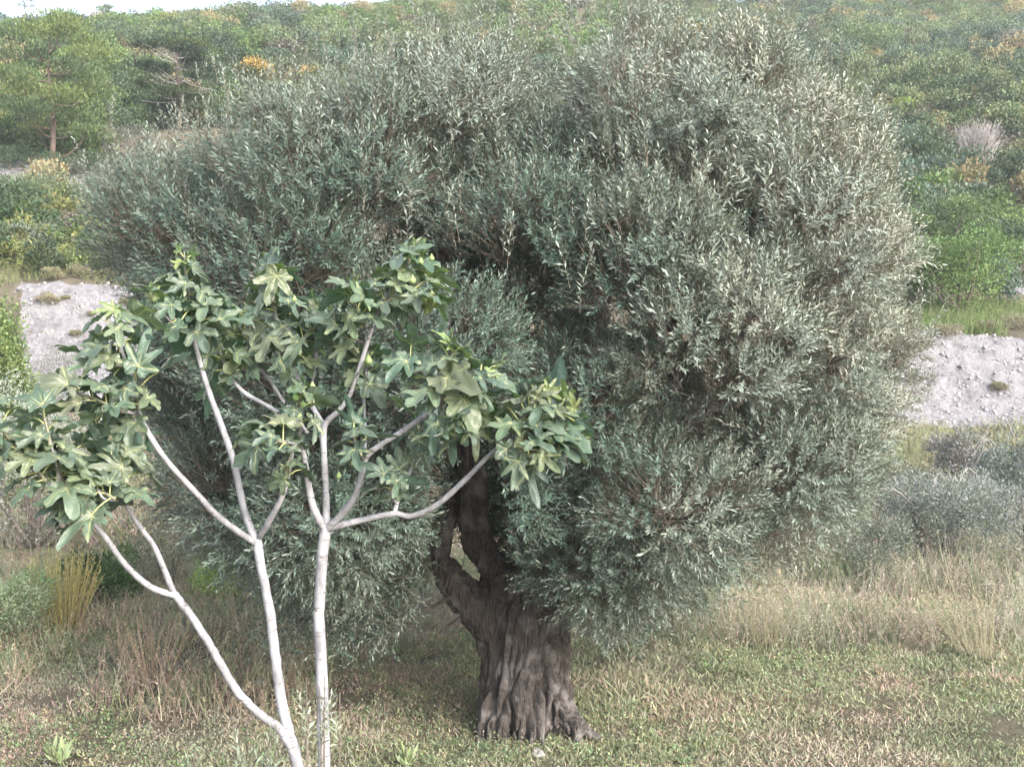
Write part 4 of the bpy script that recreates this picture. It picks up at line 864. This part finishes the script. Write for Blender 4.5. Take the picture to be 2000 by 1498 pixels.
# low leafy weeds: small broad leaves in tufts
S = Mesh(); nt_ = 20000; x, y, u = pts_in_view(nt_, 8.8, 19); keepm = (vnoise(x, y, .8, 51) + .3 * vnoise(x, y, 3, 52) + rng.normal(0, .1, nt_) > .62) & (banks(x, y) < .3); x, y = x[keepm], y[keepm]; nt_ = len(x); z = height(x, y)
k = 16; cc = np.repeat(np.stack([x, y, z], -1), k, 0); n = len(cc); d = randdir(n); d[:, 2] = np.abs(d[:, 2]) * .8 + .2; rad = np.repeat(rng.uniform(.05, .12, nt_) * np.where(rng.random(nt_) < .12, 2.6, 1), k)[:, None]
V, Fq = leaves(cc + d * rad * rng.uniform(.2, 1, (n, 1)), nrm(d + rng.normal(0, .4, (n, 3))), nrm([0, 0, 1] + rng.normal(0, .4, (n, 3))), rng.uniform(.018, .042, n), rng.uniform(.008, .018, n), .1)
S.add(V, Fq, rep4(jit(np.repeat(jit(np.where(rng.random((nt_, 1)) < .55, [[.18, .24, .13]], [[.30, .29, .19]]), nt_, .22, .08), k, 0), n, .15)))
tag(S.build('weeds', M_LEAF), 'low leafy green weeds spreading through the short grass', 'weeds', kind='stuff')
# tall dry grass and seed heads: left meadow edge and right meadow edge
def tallgrass(n, y0, y1, u0, u1, h0, h1, cols, label, dens_seed, heads=5, fine=.005):
    x, y, u = pts_in_view(n, y0, y1, u0=u0, u1=u1); keepm = (vnoise(x, y, .9, dens_seed) > .3) & (banks(x, y) < .3); x, y = x[keepm], y[keepm]; n = len(x); z = height(x, y)
    P0 = np.stack([x, y, z], -1); D = nrm(np.stack([rng.normal(0, .42, n), rng.normal(0, .42, n), np.ones(n)], -1)); hh = rng.uniform(h0, h1, n) * rng.uniform(.5, 1, n) * (.55 + .75 * vnoise(x, y, .6, dens_seed + 1))
    cols = np.array(cols); ci = np.clip((vnoise(x, y, .7, dens_seed + 2) * len(cols) + rng.normal(0, .6, n)).astype(int), 0, len(cols) - 1); c = jit(cols[ci], n, .18, .04)
    m = Mesh(); V, Fq = twigs(P0, D, hh, fine); m.add(V, Fq, np.repeat(c, 6, 0))
    k = heads; f = rng.uniform(.35, 1.02, (n * k, 1)); Q = np.repeat(P0, k, 0) + np.repeat(D * hh[:, None], k, 0) * f; nn = len(Q)
    V, Fq = leaves(Q, nrm(np.repeat(D, k, 0) * .5 + randdir(nn) * .9), randdir(nn), rng.uniform(.02, .055, nn), rng.uniform(.006, .013, nn), .1); m.add(V, Fq, rep4(jit(np.repeat(c, k, 0) * 1.04, nn, .15)))
    return tag(m.build('tall_grass', M_GRASS), label, 'grass', kind='stuff')
tallgrass(5500, 10.6, 17.5, -80, 640, .22, .6, [(.30, .34, .21), (.48, .39, .30), (.44, .38, .28), (.30, .33, .20), (.46, .36, .30)], 'tall dry pinkish-brown grass and dead weeds left of the olive trunk', 61, 7)
tallgrass(10000, 13.2, 20.5, 1330, 2080, .25, .85, [(.22, .27, .16), (.37, .36, .29), (.39, .35, .28), (.25, .29, .19), (.40, .34, .28)], 'tall beige-green grass and seed heads right of the olive trunk', 71, 9, .004)
tallgrass(6000, 21, 28.6, 1600, 2080, .3, .7, [(.26, .30, .16), (.33, .34, .17), (.3, .31, .22)], 'yellow-green weeds on the terrace before the pale right bank', 81, 6, .007)
tallgrass(4500, 31.8, 36.5, 1640, 2080, .3, .7, [(.13, .21, .07), (.16, .24, .08), (.2, .24, .11)], 'green grass strip along the top of the pale right bank', 91, 6, .009)
tallgrass(4500, 19, 36, -80, 330, .3, .7, [(.24, .28, .13), (.28, .29, .14), (.3, .27, .2)], 'yellow-green weeds around the pale left bank', 95, 6, .008)

# ------------------------------------------------------------------ the air
hm, t, out = new_mat('haze')
pv = N(t, 'ShaderNodeVolumePrincipled'); pv.inputs['Color'].default_value = (.93, .96, 1, 1); pv.inputs['Density'].default_value = .0008; pv.inputs['Anisotropy'].default_value = .3
t.links.new(pv.outputs[0], out.inputs['Volume'])
x0, x1, y0, y1, z0, z1 = -950, 950, -320, 950, -6, 62
V = [(x, y, z) for z in (z0, z1) for (x, y) in ((x0, y0), (x1, y0), (x1, y1), (x0, y1))]
Fh = [(0, 3, 2, 1), (4, 5, 6, 7), (0, 1, 5, 4), (1, 2, 6, 5), (2, 3, 7, 6), (3, 0, 4, 7)]
HAZE = build('haze', V, Fh, hm); tag(HAZE, 'thin pale air over the whole valley', 'haze', kind='stuff')
